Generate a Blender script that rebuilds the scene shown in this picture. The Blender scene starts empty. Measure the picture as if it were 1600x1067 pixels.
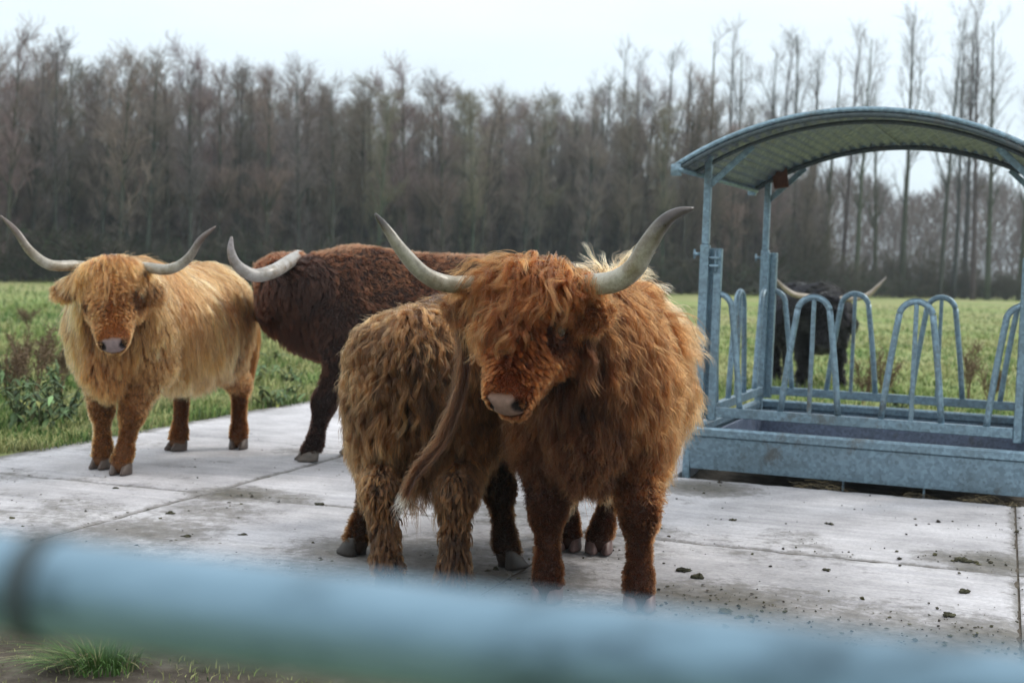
import bpy, math
import numpy as np
from mathutils import Matrix, Vector
from mathutils.kdtree import KDTree

scene = bpy.context.scene
COL = scene.collection
rad = math.radians

# ------------------------------------------------------------------ camera
F_PX, PITCH, ROLL, CAM_H = 2222.0, rad(3.387), rad(2.0), 1.30
cam_d = bpy.data.cameras.new("camera")
cam_d.sensor_width = 36.0
cam_d.lens = 50.0
cam_d.clip_start = 0.05
cam_d.clip_end = 2000.0
cam_d.dof.use_dof = True
cam_d.dof.focus_distance = 5.5
cam_d.dof.aperture_fstop = 3.1
cam = bpy.data.objects.new("camera", cam_d)
COL.objects.link(cam)
CAM_M = Matrix.Translation((0, 0, CAM_H)) @ Matrix.Rotation(math.pi / 2 - PITCH, 4, 'X') @ Matrix.Rotation(ROLL, 4, 'Z')
cam.matrix_world = CAM_M
scene.camera = cam

# ------------------------------------------------------------------ sky, sun, exposure
SUN_EL, SUN_AZ = rad(42), rad(62)      # azimuth measured from +Y (away from the camera) towards +X
world = bpy.data.worlds.new("World")
scene.world = world
world.use_nodes = True
nt = world.node_tree
nt.nodes.clear()
w_out = nt.nodes.new('ShaderNodeOutputWorld')
w_bg = nt.nodes.new('ShaderNodeBackground')
w_bg.inputs['Strength'].default_value = 0.1
sky = nt.nodes.new('ShaderNodeTexSky')
sky.sky_type = 'NISHITA'
sky.sun_disc = False
sky.sun_elevation = SUN_EL
sky.sun_rotation = SUN_AZ
tc = nt.nodes.new('ShaderNodeTexCoord')
sep = nt.nodes.new('ShaderNodeSeparateXYZ')
nt.links.new(tc.outputs['Generated'], sep.inputs[0])
ramp = nt.nodes.new('ShaderNodeValToRGB')      # the even cloud layer: brighter overhead
ramp.color_ramp.elements[0].position = 0.0
ramp.color_ramp.elements[0].color = (0.645, 0.755, 0.83, 1)
ramp.color_ramp.elements[1].position = 1.0
ramp.color_ramp.elements[1].color = (1.72, 1.80, 1.85, 1)
nt.links.new(sep.outputs[2], ramp.inputs[0])
noi = nt.nodes.new('ShaderNodeTexNoise')
noi.inputs['Scale'].default_value = 2.2
noi.inputs['Detail'].default_value = 4.0
nmap = nt.nodes.new('ShaderNodeMapping')
nmap.inputs['Scale'].default_value = (1, 1, 4.0)
nt.links.new(tc.outputs['Generated'], nmap.inputs[0])
nt.links.new(nmap.outputs[0], noi.inputs['Vector'])
nrm = nt.nodes.new('ShaderNodeMapRange')
nrm.inputs[1].default_value = 0.3
nrm.inputs[2].default_value = 0.7
nrm.inputs[3].default_value = 9.7
nrm.inputs[4].default_value = 12.1
nt.links.new(noi.outputs[0], nrm.inputs[0])
mul = nt.nodes.new('ShaderNodeVectorMath')
mul.operation = 'SCALE'
nt.links.new(ramp.outputs[0], mul.inputs[0])
nt.links.new(nrm.outputs[0], mul.inputs['Scale'])
mix = nt.nodes.new('ShaderNodeMix')
mix.data_type = 'RGBA'
mix.inputs[0].default_value = 0.92
nt.links.new(sky.outputs[0], mix.inputs[6])
nt.links.new(mul.outputs[0], mix.inputs[7])
nt.links.new(mix.outputs[2], w_bg.inputs['Color'])
nt.links.new(w_bg.outputs[0], w_out.inputs['Surface'])

sun_d = bpy.data.lights.new("sun", 'SUN')
sun_d.energy = 1.5
sun_d.angle = rad(11)
sun_d.color = (1.0, 0.93, 0.83)
sun = bpy.data.objects.new("sun", sun_d)
COL.objects.link(sun)
s_dir = Vector((math.sin(SUN_AZ) * math.cos(SUN_EL), math.cos(SUN_AZ) * math.cos(SUN_EL), math.sin(SUN_EL)))
sun.rotation_euler = s_dir.to_track_quat('Z', 'Y').to_euler()
sun.location = (20, 10, 30)

scene.view_settings.view_transform = 'Standard'
scene.view_settings.look = 'None'
scene.view_settings.exposure = 0.10
scene.view_settings.gamma = 1.0
scene.render.engine = 'CYCLES'
scene.cycles.max_bounces = 8
scene.cycles.transparent_max_bounces = 8
scene.cycles.use_denoising = True

# ------------------------------------------------------------------ helpers
CM3 = np.array(CAM_M.to_3x3())
CPOS = np.array((0, 0, CAM_H))


def ray(px, py):
    return CM3 @ np.array([(px - 800) / F_PX, -(py - 533.5) / F_PX, -1.0])


def G(px, py, z=0.0):                    # the ground point seen at a spot of the survey photo
    d = ray(px, py)
    return CPOS + d * ((z - CAM_H) / d[2])


def P(px, py, dist):                     # the point at a given distance ahead
    d = ray(px, py)
    return CPOS + d * (dist / d[1])


def unit(v):
    v = np.asarray(v, float)
    return v / np.maximum(np.linalg.norm(v, axis=-1, keepdims=True), 1e-9)


def tag(o, label=None, cat=None, group=None, kind=None):
    if label:
        o["label"] = label
    if cat:
        o["category"] = cat
    if group:
        o["group"] = group
    if kind:
        o["kind"] = kind
    return o


def empty(name, loc=(0, 0, 0), rz=0.0):
    o = bpy.data.objects.new(name, None)
    o.empty_display_size = 0.1
    o.location = loc
    o.rotation_euler = (0, 0, rz)
    COL.objects.link(o)
    return o


def raw_mesh(name, V, faces, colors=None, smooth=True, attrs=None):
    """faces: list of (n,k) index arrays."""
    V = np.ascontiguousarray(V, np.float32)
    me = bpy.data.meshes.new(name)
    me.vertices.add(len(V))
    me.vertices.foreach_set('co', V.ravel())
    faces = [np.asarray(f) for f in faces if len(f)]
    loops = np.concatenate([f.ravel() for f in faces]).astype(np.int32)
    sizes = np.concatenate([np.full(len(f), f.shape[1]) for f in faces]).astype(np.int32)
    starts = np.concatenate([[0], np.cumsum(sizes)[:-1]]).astype(np.int32)
    me.loops.add(len(loops))
    me.loops.foreach_set('vertex_index', loops)
    me.polygons.add(len(sizes))
    me.polygons.foreach_set('loop_start', starts)
    me.polygons.foreach_set('loop_total', sizes)
    me.update(calc_edges=True)
    me.polygons.foreach_set('use_smooth', np.full(len(sizes), smooth))
    if colors is not None:
        a = me.attributes.new('tint', 'FLOAT_COLOR', 'POINT')
        c = np.ones((len(V), 4), np.float32)
        c[:, :3] = colors
        a.data.foreach_set('color', c.ravel())
    for k, v in (attrs or {}).items():
        a = me.attributes.new(k, 'FLOAT', 'POINT')
        a.data.foreach_set('value', np.ascontiguousarray(v, np.float32))
    me.validate()
    return me


def obj(name, me, mat=None, parent=None):
    if mat is not None and not me.materials:
        me.materials.append(mat)
    o = bpy.data.objects.new(name, me)
    COL.objects.link(o)
    if parent is not None:
        o.parent = parent
    return o


class MB:
    """collects pieces of ONE mesh"""

    def __init__(self):
        self.V, self.F, self.C, self.n = [], [], [], 0

    def add(self, V, faces, color=None):
        V = np.asarray(V, float)
        self.V.append(V)
        for f in faces:
            f = np.asarray(f)
            if len(f):
                self.F.append(f + self.n)
        self.C.append(np.broadcast_to(np.asarray(color if color is not None else (1, 1, 1), float), (len(V), 3)))
        self.n += len(V)
        return self

    def mesh(self, name, smooth=True):
        by = {}
        for f in self.F:
            by.setdefault(f.shape[1], []).append(f)
        return raw_mesh(name, np.concatenate(self.V), [np.concatenate(v) for v in by.values()], np.concatenate(self.C), smooth)

    def build(self, name, mat, parent=None, smooth=True):
        return obj(name, self.mesh(name, smooth), mat, parent)


def box_vf(c, ax, half, bev=0.004):
    """a box with chamfered edges; ax = 3x3 rows of axes"""
    c, ax, half = np.asarray(c, float), np.asarray(ax, float), np.asarray(half, float)
    b = min(bev, half.min() * 0.45)
    V, ids = [], {}
    for sx in (-1, 1):
        for sy in (-1, 1):
            for sz in (-1, 1):
                s = np.array((sx, sy, sz))
                for k in range(3):
                    v = half - b
                    v[k] = half[k]
                    ids[(sx, sy, sz, k)] = len(V)
                    V.append(s * v)
    Q, T = [], []
    for k in range(3):
        i, j = (k + 1) % 3, (k + 2) % 3
        for s in (-1, 1):
            q = []
            for (p, r) in ((-1, -1), (1, -1), (1, 1), (-1, 1)):
                t = [0, 0, 0]
                t[k], t[i], t[j] = s, p, r
                q.append(ids[(*t, k)])
            Q.append(q if s > 0 else q[::-1])
    for k in range(3):          # edge chamfers along axis k
        i, j = (k + 1) % 3, (k + 2) % 3
        for p in (-1, 1):
            for r in (-1, 1):
                a = [0, 0, 0]
                b2 = [0, 0, 0]
                a[k], a[i], a[j] = -1, p, r
                b2[k], b2[i], b2[j] = 1, p, r
                q = [ids[(*a, i)], ids[(*b2, i)], ids[(*b2, j)], ids[(*a, j)]]
                Q.append(q if p * r < 0 else q[::-1])
    for sx in (-1, 1):
        for sy in (-1, 1):
            for sz in (-1, 1):
                t = [ids[(sx, sy, sz, k)] for k in range(3)]
                T.append(t if sx * sy * sz > 0 else t[::-1])
    return c + np.array(V) @ ax, [np.array(Q), np.array(T)]


def bar_vf(p, q, w, h, up=(0, 0, 1), bev=0.003):
    """rectangular bar from p to q"""
    p, q = np.asarray(p, float), np.asarray(q, float)
    x = unit(q - p)
    y = np.cross(np.asarray(up, float), x)
    if np.linalg.norm(y) < 1e-3:
        y = np.cross((0, 1.0, 0), x)
    y = unit(y)
    z = np.cross(x, y)
    return box_vf((p + q) / 2, np.array([x, y, z]), (np.linalg.norm(q - p) / 2, w / 2, h / 2), bev)


def frames(path):
    """parallel-transport frames for (N,m,3) paths"""
    T = np.gradient(path, axis=1)
    T = unit(T)
    N, m, _ = path.shape
    ref = np.where(np.abs(T[:, 0, 2:3]) < 0.9, np.array([[0, 0, 1.0]]), np.array([[1.0, 0, 0]]))
    u = unit(np.cross(T[:, 0], ref))
    U = np.empty_like(path)
    U[:, 0] = u
    for i in range(1, m):
        u = u - T[:, i] * np.sum(u * T[:, i], -1, keepdims=True)
        u = unit(u)
        U[:, i] = u
    return T, U, np.cross(T, U)


def tubes_vf(path, radii, k=6, caps=True):
    """many tubes at once: path (N,m,3), radii (N,m)"""
    path = np.asarray(path, float)
    if path.ndim == 2:
        path = path[None]
    radii = np.asarray(radii, float)
    if radii.ndim == 1:
        radii = np.broadcast_to(radii, path.shape[:2])
    N, m, _ = path.shape
    T, U, W = frames(path)
    a = np.linspace(0, 2 * np.pi, k, endpoint=False)
    ring = U[:, :, None] * np.cos(a)[:, None] + W[:, :, None] * np.sin(a)[:, None]
    V = (path[:, :, None] + ring * radii[:, :, None, None]).reshape(-1, 3)
    idx = np.arange(N * m * k).reshape(N, m, k)
    A, B = idx[:, :-1], idx[:, 1:]
    Q = np.stack([A, np.roll(A, -1, 2), np.roll(B, -1, 2), B], -1).reshape(-1, 4)
    faces = [Q]
    if caps and k > 3:
        faces.append(idx[:, 0, ::-1])
        faces.append(idx[:, -1])
    return V, faces


def ribbons_vf(path, width, side):
    """flat tapering blades: path (N,m,3), width (N,m), side (N,3)"""
    N, m, _ = path.shape
    off = side[:, None] * width[..., None] * 0.5
    V = np.stack([path - off, path + off], 2).reshape(-1, 3)
    idx = np.arange(N * m * 2).reshape(N, m, 2)
    Q = np.stack([idx[:, :-1, 0], idx[:, :-1, 1], idx[:, 1:, 1], idx[:, 1:, 0]], -1).reshape(-1, 4)
    return V, [Q]


def catmull(pts, n):
    pts = np.asarray(pts, float)
    ext = np.vstack([2 * pts[0] - pts[1], pts, 2 * pts[-1] - pts[-2]])
    t = np.linspace(0, len(pts) - 1 - 1e-6, n)
    i = t.astype(int)
    u = (t - i)[:, None]
    a, b, c, d = ext[i], ext[i + 1], ext[i + 2], ext[i + 3]
    return 0.5 * (2 * b + (c - a) * u + (2 * a - 5 * b + 4 * c - d) * u ** 2 + (3 * b - a - 3 * c + d) * u ** 3)


_lat = np.random.default_rng(5).random((256, 256))


def vnoise(x, y):
    xi, yi = np.floor(x).astype(int), np.floor(y).astype(int)
    fx, fy = x - xi, y - yi
    fx, fy = fx * fx * (3 - 2 * fx), fy * fy * (3 - 2 * fy)
    g = lambda i, j: _lat[i & 255, j & 255]
    return (g(xi, yi) * (1 - fx) + g(xi + 1, yi) * fx) * (1 - fy) + (g(xi, yi + 1) * (1 - fx) + g(xi + 1, yi + 1) * fx) * fy


def fbm(x, y, o=4):
    s, a, t = 0, 1.0, 0
    for k in range(o):
        s = s + a * vnoise(x * 2 ** k + 17 * k, y * 2 ** k + 31 * k)
        t += a
        a *= 0.55
    return s / t


# ------------------------------------------------------------------ materials
def new_mat(name):
    m = bpy.data.materials.new(name)
    m.use_nodes = True
    n = m.node_tree
    return m, n, n.nodes['Principled BSDF']


def nd(n, kind, **kw):
    x = n.nodes.new(kind)
    for k, v in kw.items():
        if k.startswith('i_'):
            key = k[2:]
            x.inputs[int(key) if key.isdigit() else key].default_value = v
        else:
            setattr(x, k, v)
    return x


def noise(n, scale, detail=4.0, rough=0.55, coord=None, stretch=None):
    x = nd(n, 'ShaderNodeTexNoise', i_Scale=scale, i_Detail=detail, i_Roughness=rough)
    c = coord or nd(n, 'ShaderNodeTexCoord').outputs['Object']
    if stretch:
        mp = nd(n, 'ShaderNodeMapping')
        mp.inputs['Scale'].default_value = stretch
        n.links.new(c, mp.inputs[0])
        c = mp.outputs[0]
    n.links.new(c, x.inputs['Vector'])
    return x.outputs[0]


def cramp(n, val, stops):
    r = nd(n, 'ShaderNodeValToRGB')
    e = r.color_ramp.elements
    while len(e) < len(stops):
        e.new(0.5)
    for k, (p, c) in enumerate(stops):
        e[k].position = p
        e[k].color = (*c, 1) if len(c) == 3 else c
    n.links.new(val, r.inputs[0])
    return r.outputs[0]


def mixc(n, fac, a, b, mode='MIX'):
    m = nd(n, 'ShaderNodeMix', data_type='RGBA', blend_type=mode)
    for s, v in ((0, fac), (6, a), (7, b)):
        if hasattr(v, 'is_output'):
            n.links.new(v, m.inputs[s])
        else:
            m.inputs[s].default_value = v if not isinstance(v, tuple) or len(v) == 4 else (*v, 1)
    return m.outputs[2]


def bump(n, bsdf, val, strength=0.3, dist=0.01):
    b = nd(n, 'ShaderNodeBump', i_Strength=strength, i_Distance=dist)
    n.links.new(val, b.inputs['Height'])
    n.links.new(b.outputs[0], bsdf.inputs['Normal'])


def attr(n, name):
    return nd(n, 'ShaderNodeAttribute', attribute_name=name)


def mat_galv(name, base=(0.205, 0.30, 0.37), dirt=0.45, rough=0.42, metal=0.55):
    m, n, b = new_mat(name)
    spang = nd(n, 'ShaderNodeTexVoronoi', i_Scale=55.0)
    n.links.new(nd(n, 'ShaderNodeTexCoord').outputs['Object'], spang.inputs['Vector'])
    sp = cramp(n, spang.outputs['Color'], [(0.2, tuple(c * 0.8 for c in base)), (0.8, tuple(min(1, c * 1.2) for c in base))])
    stain = cramp(n, noise(n, 5.0, 6.0, 0.7), [(0.42, (0, 0, 0)), (0.75, (dirt, dirt, dirt))])
    c1 = mixc(n, stain, sp, (0.10, 0.115, 0.11))
    splash = cramp(n, noise(n, 3.1, 9.0, 0.75, stretch=(1, 1, 0.6)), [(0.56, (0, 0, 0)), (0.68, (0.75, 0.75, 0.75))])
    c1 = mixc(n, splash, c1, (0.115, 0.10, 0.08))
    n.links.new(c1, b.inputs['Base Color'])
    b.inputs['Metallic'].default_value = metal
    rr = cramp(n, noise(n, 12.0), [(0.3, (rough - 0.1,) * 3), (0.7, (rough + 0.18,) * 3)])
    n.links.new(rr, b.inputs['Roughness'])
    bump(n, b, noise(n, 90.0, 2.0), 0.12, 0.002)
    return m


def mat_tint(name, rough=0.8, spec=0.3, nscale=None, namp=0.35, rnd=0.0):
    m, n, b = new_mat(name)
    c = attr(n, 'tint').outputs['Color']
    if nscale:
        f = cramp(n, noise(n, nscale, 5.0, 0.6), [(0.25, (1 - namp,) * 3), (0.75, (1 + namp * 0.6,) * 3)])
        c = mixc(n, 1.0, c, f, 'MULTIPLY')
    if rnd:
        oi = nd(n, 'ShaderNodeObjectInfo')
        f = cramp(n, oi.outputs['Random'], [(0, (1 - rnd, 1 - rnd, 1 - rnd)), (0.5, (1, 1 - rnd * 0.2, 1 - rnd * .3)), (1, (1 + rnd, 1 + rnd * 0.8, 1 + rnd * 0.7))])
        c = mixc(n, 1.0, c, f, 'MULTIPLY')
    n.links.new(c, b.inputs['Base Color'])
    b.inputs['Roughness'].default_value = rough
    b.inputs['Specular IOR Level'].default_value = spec
    return m


def mat_hair(name, rough=0.34, radial=0.6):
    m = bpy.data.materials.new(name)
    m.use_nodes = True
    n = m.node_tree
    n.nodes.remove(n.nodes['Principled BSDF'])
    h = n.nodes.new('ShaderNodeBsdfHairPrincipled')
    h.parametrization = 'COLOR'
    h.inputs['Roughness'].default_value = rough
    h.inputs['Radial Roughness'].default_value = radial
    h.inputs['Coat'].default_value = 0.0
    h.inputs['IOR'].default_value = 1.36
    n.links.new(attr(n, 'tint').outputs['Color'], h.inputs['Color'])
    n.links.new(h.outputs[0], n.nodes['Material Output'].inputs['Surface'])
    return m


M_HAIR = mat_hair("fur_strands")
M_HAIR_BLACK = mat_hair('black_fur_strands', 0.5)
M_HAIR_BLACK.node_tree.nodes['Principled Hair BSDF'].inputs['IOR'].default_value = 1.12
M_HIDE = mat_tint('hide', 0.75, 0.25, 40.0, 0.3)
def mat_horn():
    m, n, b = new_mat('horn_keratin')
    c = attr(n, 'tint').outputs['Color']
    f = cramp(n, noise(n, 9.0, 8.0, 0.7), [(0.36, (0.42, 0.36, 0.27)), (0.52, (0.74, 0.71, 0.66)), (0.72, (0.98, 0.96, 0.94))])
    g = cramp(n, noise(n, 70.0, 5.0, 0.7), [(0.3, (0.72, 0.70, 0.66)), (0.6, (1.05, 1.05, 1.05))])
    n.links.new(mixc(n, 1.0, mixc(n, 1.0, c, f, 'MULTIPLY'), g, 'MULTIPLY'), b.inputs['Base Color'])
    rr = cramp(n, noise(n, 20.0), [(0.3, (0.22,) * 3), (0.7, (0.5,) * 3)])
    n.links.new(rr, b.inputs['Roughness'])
    bump(n, b, noise(n, 45.0, 6.0, 0.7), 0.35, 0.004)
    return m


M_HORN = mat_horn()
M_HOOF = mat_tint('hoof_keratin', 0.5, 0.4, 30.0, 0.45)
M_EYE, _n, _b = new_mat('wet_dark_eye')
_b.inputs['Base Color'].default_value = (0.012, 0.008, 0.006, 1)
_b.inputs['Roughness'].default_value = 0.08
M_GALV = mat_galv('galvanised_steel')
M_GALV_DARK = mat_galv('weathered_galvanised_sheet', (0.165, 0.195, 0.275), 0.3, 0.42, 0.45)
M_GALV_DARKER = mat_galv('dark_galvanised_tube', (0.06, 0.08, 0.09), 0.6, 0.55, 0.3)  # darker zinc for the lower hoops and roof bows
M_LEAF = mat_tint('plant', 0.7, 0.25)
M_BARK = mat_tint('bark', 0.9, 0.15, 3.0, 0.4, 0.22)
M_TWIG = mat_tint('twigs', 0.9, 0.1, None, 0, 0.25)
M_LITTER = mat_tint('litter', 0.9, 0.15, 60.0, 0.5)
# ------------------------------------------------------------------ paving and field frame
U2 = np.array((0.946, -0.326, 0.0)) / np.linalg.norm((0.946, -0.326))    # along the paving joints and the feeder
V2 = np.array((-U2[1], U2[0], 0.0))
O2 = G(320, 770)


def AB(a, b, z=0.0):
    return O2 + U2 * a + V2 * b + np.array((0, 0, z))


def to_ab(X):
    d = np.asarray(X) - O2
    return d @ U2, d @ V2


# ------------------------------------------------------------------ field
def axis(lo, hi, step, far, grow=1.35):
    a = list(np.arange(lo, hi + 1e-6, step))
    s, x = step, hi
    while x < far:
        s *= grow
        x += s
        a.append(x)
    s, x = step, lo
    while x > -far:
        s *= grow
        x -= s
        a.insert(0, x)
    return np.array(a)


def ground_z(X, Y):
    pts = np.stack([X, Y, np.zeros_like(X)], -1)
    a, b = to_ab(pts)
    z = -0.03 + 0.05 * (fbm(X * 0.9 + 50, Y * 0.9 + 50, 3) - 0.5)
    paved = np.clip(np.minimum.reduce([a + 1.95, 6.2 - a, b + 2.25, 6.2 - b]) / 0.15, 0, 1)
    z = z * (1 - paved) + (-0.014) * paved
    pit = np.clip(np.minimum.reduce([a - 2.02, 4.9 - a, b - 1.9, 4.4 - b]) / 0.10, 0, 1)
    return z * (1 - pit) - 0.13 * pit + pit * 0.03 * (fbm(X * 4, Y * 4, 3) - 0.5)


gx, gy = axis(-7, 9, 0.11, 95), axis(2.2, 19, 0.11, 95)
GX, GY = np.meshgrid(gx, gy, indexing='ij')
GZ = ground_z(GX, GY)
idx = np.arange(GX.size).reshape(GX.shape)
FQ = np.stack([idx[:-1, :-1], idx[1:, :-1], idx[1:, 1:], idx[:-1, 1:]], -1).reshape(-1, 4)
FV = np.stack([GX, GY, GZ], -1).reshape(-1, 3)
fa, fb = to_ab(FV)
# earth showing where the herd treads: near the paving, under the gate, round the feeder
mud = np.clip(1.25 - np.abs(fb + 3.0) / 0.95, 0, 1) + np.clip(1 - np.maximum(np.abs(fa - 3.4) - 1.5, np.abs(fb - 3.1) - 1.2) / 0.35, 0, 1)
mud = np.clip(mud + 0.9 * np.clip(1 - (-1.75 - fa) / 0.5, 0, 1) * (fa < -1.6) * 0.5 + (fa > -1.7) * (fa < 6.2) * (np.abs(fb - 1) < 4.5) * 1.0, 0, 1)
m_field, n, b = new_mat('meadow')
big = noise(n, 0.16, 5.0, 0.6)
fine = noise(n, 2.6, 8.0, 0.75, stretch=(1, 0.45, 1))
g1 = cramp(n, fine, [(0.22, (0.085, 0.135, 0.035)), (0.5, (0.185, 0.25, 0.075)), (0.8, (0.34, 0.36, 0.145))])
g2 = cramp(n, fine, [(0.25, (0.17, 0.19, 0.075)), (0.75, (0.40, 0.36, 0.19))])
gr = mixc(n, cramp(n, big, [(0.38, (0, 0, 0)), (0.62, (1, 1, 1))]), g1, g2)
soil = cramp(n, noise(n, 9.0, 8.0, 0.7), [(0.25, (0.028, 0.022, 0.016)), (0.55, (0.095, 0.078, 0.06)), (0.8, (0.20, 0.175, 0.145))])
mk = nd(n, 'ShaderNodeMath', operation='ADD')
n.links.new(attr(n, 'mud').outputs['Fac'], mk.inputs[0])
n.links.new(cramp(n, noise(n, 3.0, 5.0), [(0.3, (-0.0, 0, 0)), (0.7, (0.25, 0.25, 0.25))]), mk.inputs[1])
n.links.new(mixc(n, cramp(n, mk.outputs[0], [(0.45, (0, 0, 0)), (0.75, (1, 1, 1))]), gr, soil), b.inputs['Base Color'])
b.inputs['Roughness'].default_value = 0.9
b.inputs['Specular IOR Level'].default_value = 0.15
bump(n, b, noise(n, 14.0, 8.0, 0.7), 0.7, 0.04)
field = obj('field', raw_mesh('field', FV, [FQ], attrs={'mud': mud}), m_field)
tag(field, kind='structure')

# ------------------------------------------------------------------ concrete paving
rng = np.random.default_rng(11)
DIRT_SPOTS = [  # survey x, y, radius (m), strength: dung, mud and chaff trodden onto the slabs
    (370, 772, 0.28, 1.0), (440, 778, 0.22, 0.7), (1130, 942, 0.42, 1.0), (1060, 930, 0.3, .8), (230, 830, 0.45, 0.6), (1560, 878, 0.30, 0.9),
    (1480, 870, 0.2, .7), (1100, 762, 0.35, 0.9), (650, 880, 0.7, .7), (800, 800, .5, .55), (770, 900, 0.5, 0.8), (900, 850, 0.5, .55), (560, 860, 0.35, .8),
    (1400, 1005, 0.7, 0.7), (1560, 1000, 0.4, 0.9), (1200, 990, 0.7, 0.6), (700, 960, 0.9, 0.7), (100, 860, 0.6, 0.6), (330, 960, .9, .7), (470, 705, 0.25, 0.5), (1150, 850, .5, .25), (330, 800, .4, .5), (1380, 760, .5, .3)]


def dirt_at(X, Y):
    d = np.zeros_like(X)
    for (px, py, r, s) in DIRT_SPOTS:
        c = G(px, py)
        q = np.hypot((X - c[0]), (Y - c[1])) / r
        d = np.maximum(d, s * np.clip(1.25 - q, 0, 1) ** 0.8)
    a, b_ = (X - O2[0]) * U2[0] + (Y - O2[1]) * U2[1], (X - O2[0]) * V2[0] + (Y - O2[1]) * V2[1]
    edge = np.minimum(np.abs(b_), np.minimum(np.abs(a), np.abs(a - 4.05)))
    d = np.maximum(d, 0.75 * np.exp(-edge / 0.03))
    d = np.maximum(d, 0.8 * np.clip(1 - np.abs(b_ + 2.1) / 0.55, 0, 1))
    d = np.maximum(d, 0.9 * np.clip(1 - (a + 1.75) / 0.22, 0, 1))
    sm = fbm(X * .9 + 11, Y * .9 + 7, 4)
    d = np.maximum(d, np.clip((sm - .52) * 2.4, 0, .42))
    return np.clip(d, 0, 1)


PV, PQ, PD, PT, base = [], [], [], [], 0
als, bls = [-1.75, 0.0, 2.08, 4.06, 6.1], [-2.12, 0.0, 1.97, 3.9, 6.0]
for i in range(4):
    for j in range(4):
        if i >= 2 and j >= 2:
            continue
        a0, a1, b0, b1 = als[i], als[i + 1], bls[j], bls[j + 1]
        if i == 3 and j == 0:
            b0, b1 = -1.30, -0.02
        g = 0.0045
        a0, a1, b0, b1 = a0 + g, a1 - g, b0 + g, b1 - g
        na, nb = max(2, int((a1 - a0) / 0.03)), max(2, int((b1 - b0) / 0.03))
        A, B = np.meshgrid(np.linspace(a0, a1, na), np.linspace(b0, b1, nb), indexing='ij')
        X = O2 + A[..., None] * U2 + B[..., None] * V2
        dz = rng.normal(0, 0.002) + (A - A.mean()) * rng.normal(0, 0.001) + 0.004 * (fbm(X[..., 0] * 3, X[..., 1] * 3) - .5)
        lim = np.minimum.reduce([A - a0, a1 - A, B - b0, b1 - B])
        worn = 0.02 * np.clip(fbm(X[..., 0] * 7 + 9, X[..., 1] * 7) - 0.5, 0, 1)
        X[..., 2] = dz - 0.008 * (lim < 0.012) - worn * (lim < 0.045)
        k = np.arange(na * nb).reshape(na, nb)
        quads = [np.stack([k[:-1, :-1], k[1:, :-1], k[1:, 1:], k[:-1, 1:]], -1).reshape(-1, 4)]
        ring = np.concatenate([k[:-1, 0], k[-1, :-1], k[:0:-1, -1], k[0, :0:-1]])
        low = X.reshape(-1, 3)[ring].copy()
        low[:, 2] = -0.15
        lo = na * nb + np.arange(len(ring))
        quads.append(np.stack([ring, lo, np.roll(lo, -1), np.roll(ring, -1)], -1))
        PV += [X.reshape(-1, 3), low]
        PQ.append(np.concatenate(quads) + base)
        t = rng.uniform(0.93, 1.05) * (1.18 if (i == 3 and j == 0) else 1.0)
        PT.append(np.full(na * nb + len(ring), t))
        base += na * nb + len(ring)
PV = np.concatenate(PV)
m_pave, n, b = new_mat('worn_concrete')
cl = cramp(n, noise(n, 1.3, 9.0, 0.68), [(0.30, (0.27, 0.262, 0.27)), (0.5, (0.465, 0.45, 0.465)), (0.68, (0.625, 0.61, 0.63))])
agg = cramp(n, noise(n, 55.0, 6.0, 0.75), [(0.3, (0.74, 0.74, 0.74)), (0.6, (1.04, 1.04, 1.04))])
cl = mixc(n, 1.0, cl, agg, 'MULTIPLY')
mp = nd(n, 'ShaderNodeMapping')
mp.inputs['Rotation'].default_value = (0, 0, math.atan2(-U2[1], U2[0]))
n.links.new(nd(n, 'ShaderNodeTexCoord').outputs['Object'], mp.inputs[0])
brush = cramp(n, noise(n, 2.0, 6.0, 0.7, coord=mp.outputs[0], stretch=(0.55, 9.0, 1)), [(0.33, (0.82, 0.82, 0.84)), (0.62, (1.05, 1.05, 1.04))])
cl = mixc(n, 1.0, cl, brush, 'MULTIPLY')
cl = mixc(n, 1.0, cl, attr(n, 'tone').outputs['Color'], 'MULTIPLY')
dn = nd(n, 'ShaderNodeMath', operation='MULTIPLY_ADD')
n.links.new(noise(n, 11.0, 9.0, 0.78), dn.inputs[0])
dn.inputs[1].default_value = 1.7
dn.inputs[2].default_value = -1.10
da = nd(n, 'ShaderNodeMath', operation='ADD')
n.links.new(dn.outputs[0], da.inputs[0])
n.links.new(attr(n, 'dirt').outputs['Fac'], da.inputs[1])
dm = cramp(n, da.outputs[0], [(0.0, (0, 0, 0)), (0.24, (0.58, 0.58, 0.58)), (0.66, (0.94, 0.94, 0.94))])
dcol = cramp(n, noise(n, 21.0, 6.0), [(0.3, (0.05, 0.046, 0.036)), (0.7, (0.125, 0.112, 0.09))])
n.links.new(mixc(n, dm, cl, dcol), b.inputs['Base Color'])
b.inputs['Roughness'].default_value = 0.72
b.inputs['Specular IOR Level'].default_value = 0.3
hh = nd(n, 'ShaderNodeMath', operation='ADD')
n.links.new(noise(n, 40.0, 8.0, 0.7), hh.inputs[0])
n.links.new(dm, hh.inputs[1])
bump(n, b, hh.outputs[0], 0.5, 0.006)
pave = obj('pavement', raw_mesh('pavement', PV, [np.concatenate(PQ)], smooth=False,
           attrs={'dirt': dirt_at(PV[:, 0], PV[:, 1]), 'tone': np.concatenate(PT)}), m_pave)
tag(pave, kind='structure')
# ------------------------------------------------------------------ hay feeder
F_YAW = math.atan2(U2[1], U2[0]) - rad(2.2)


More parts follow.
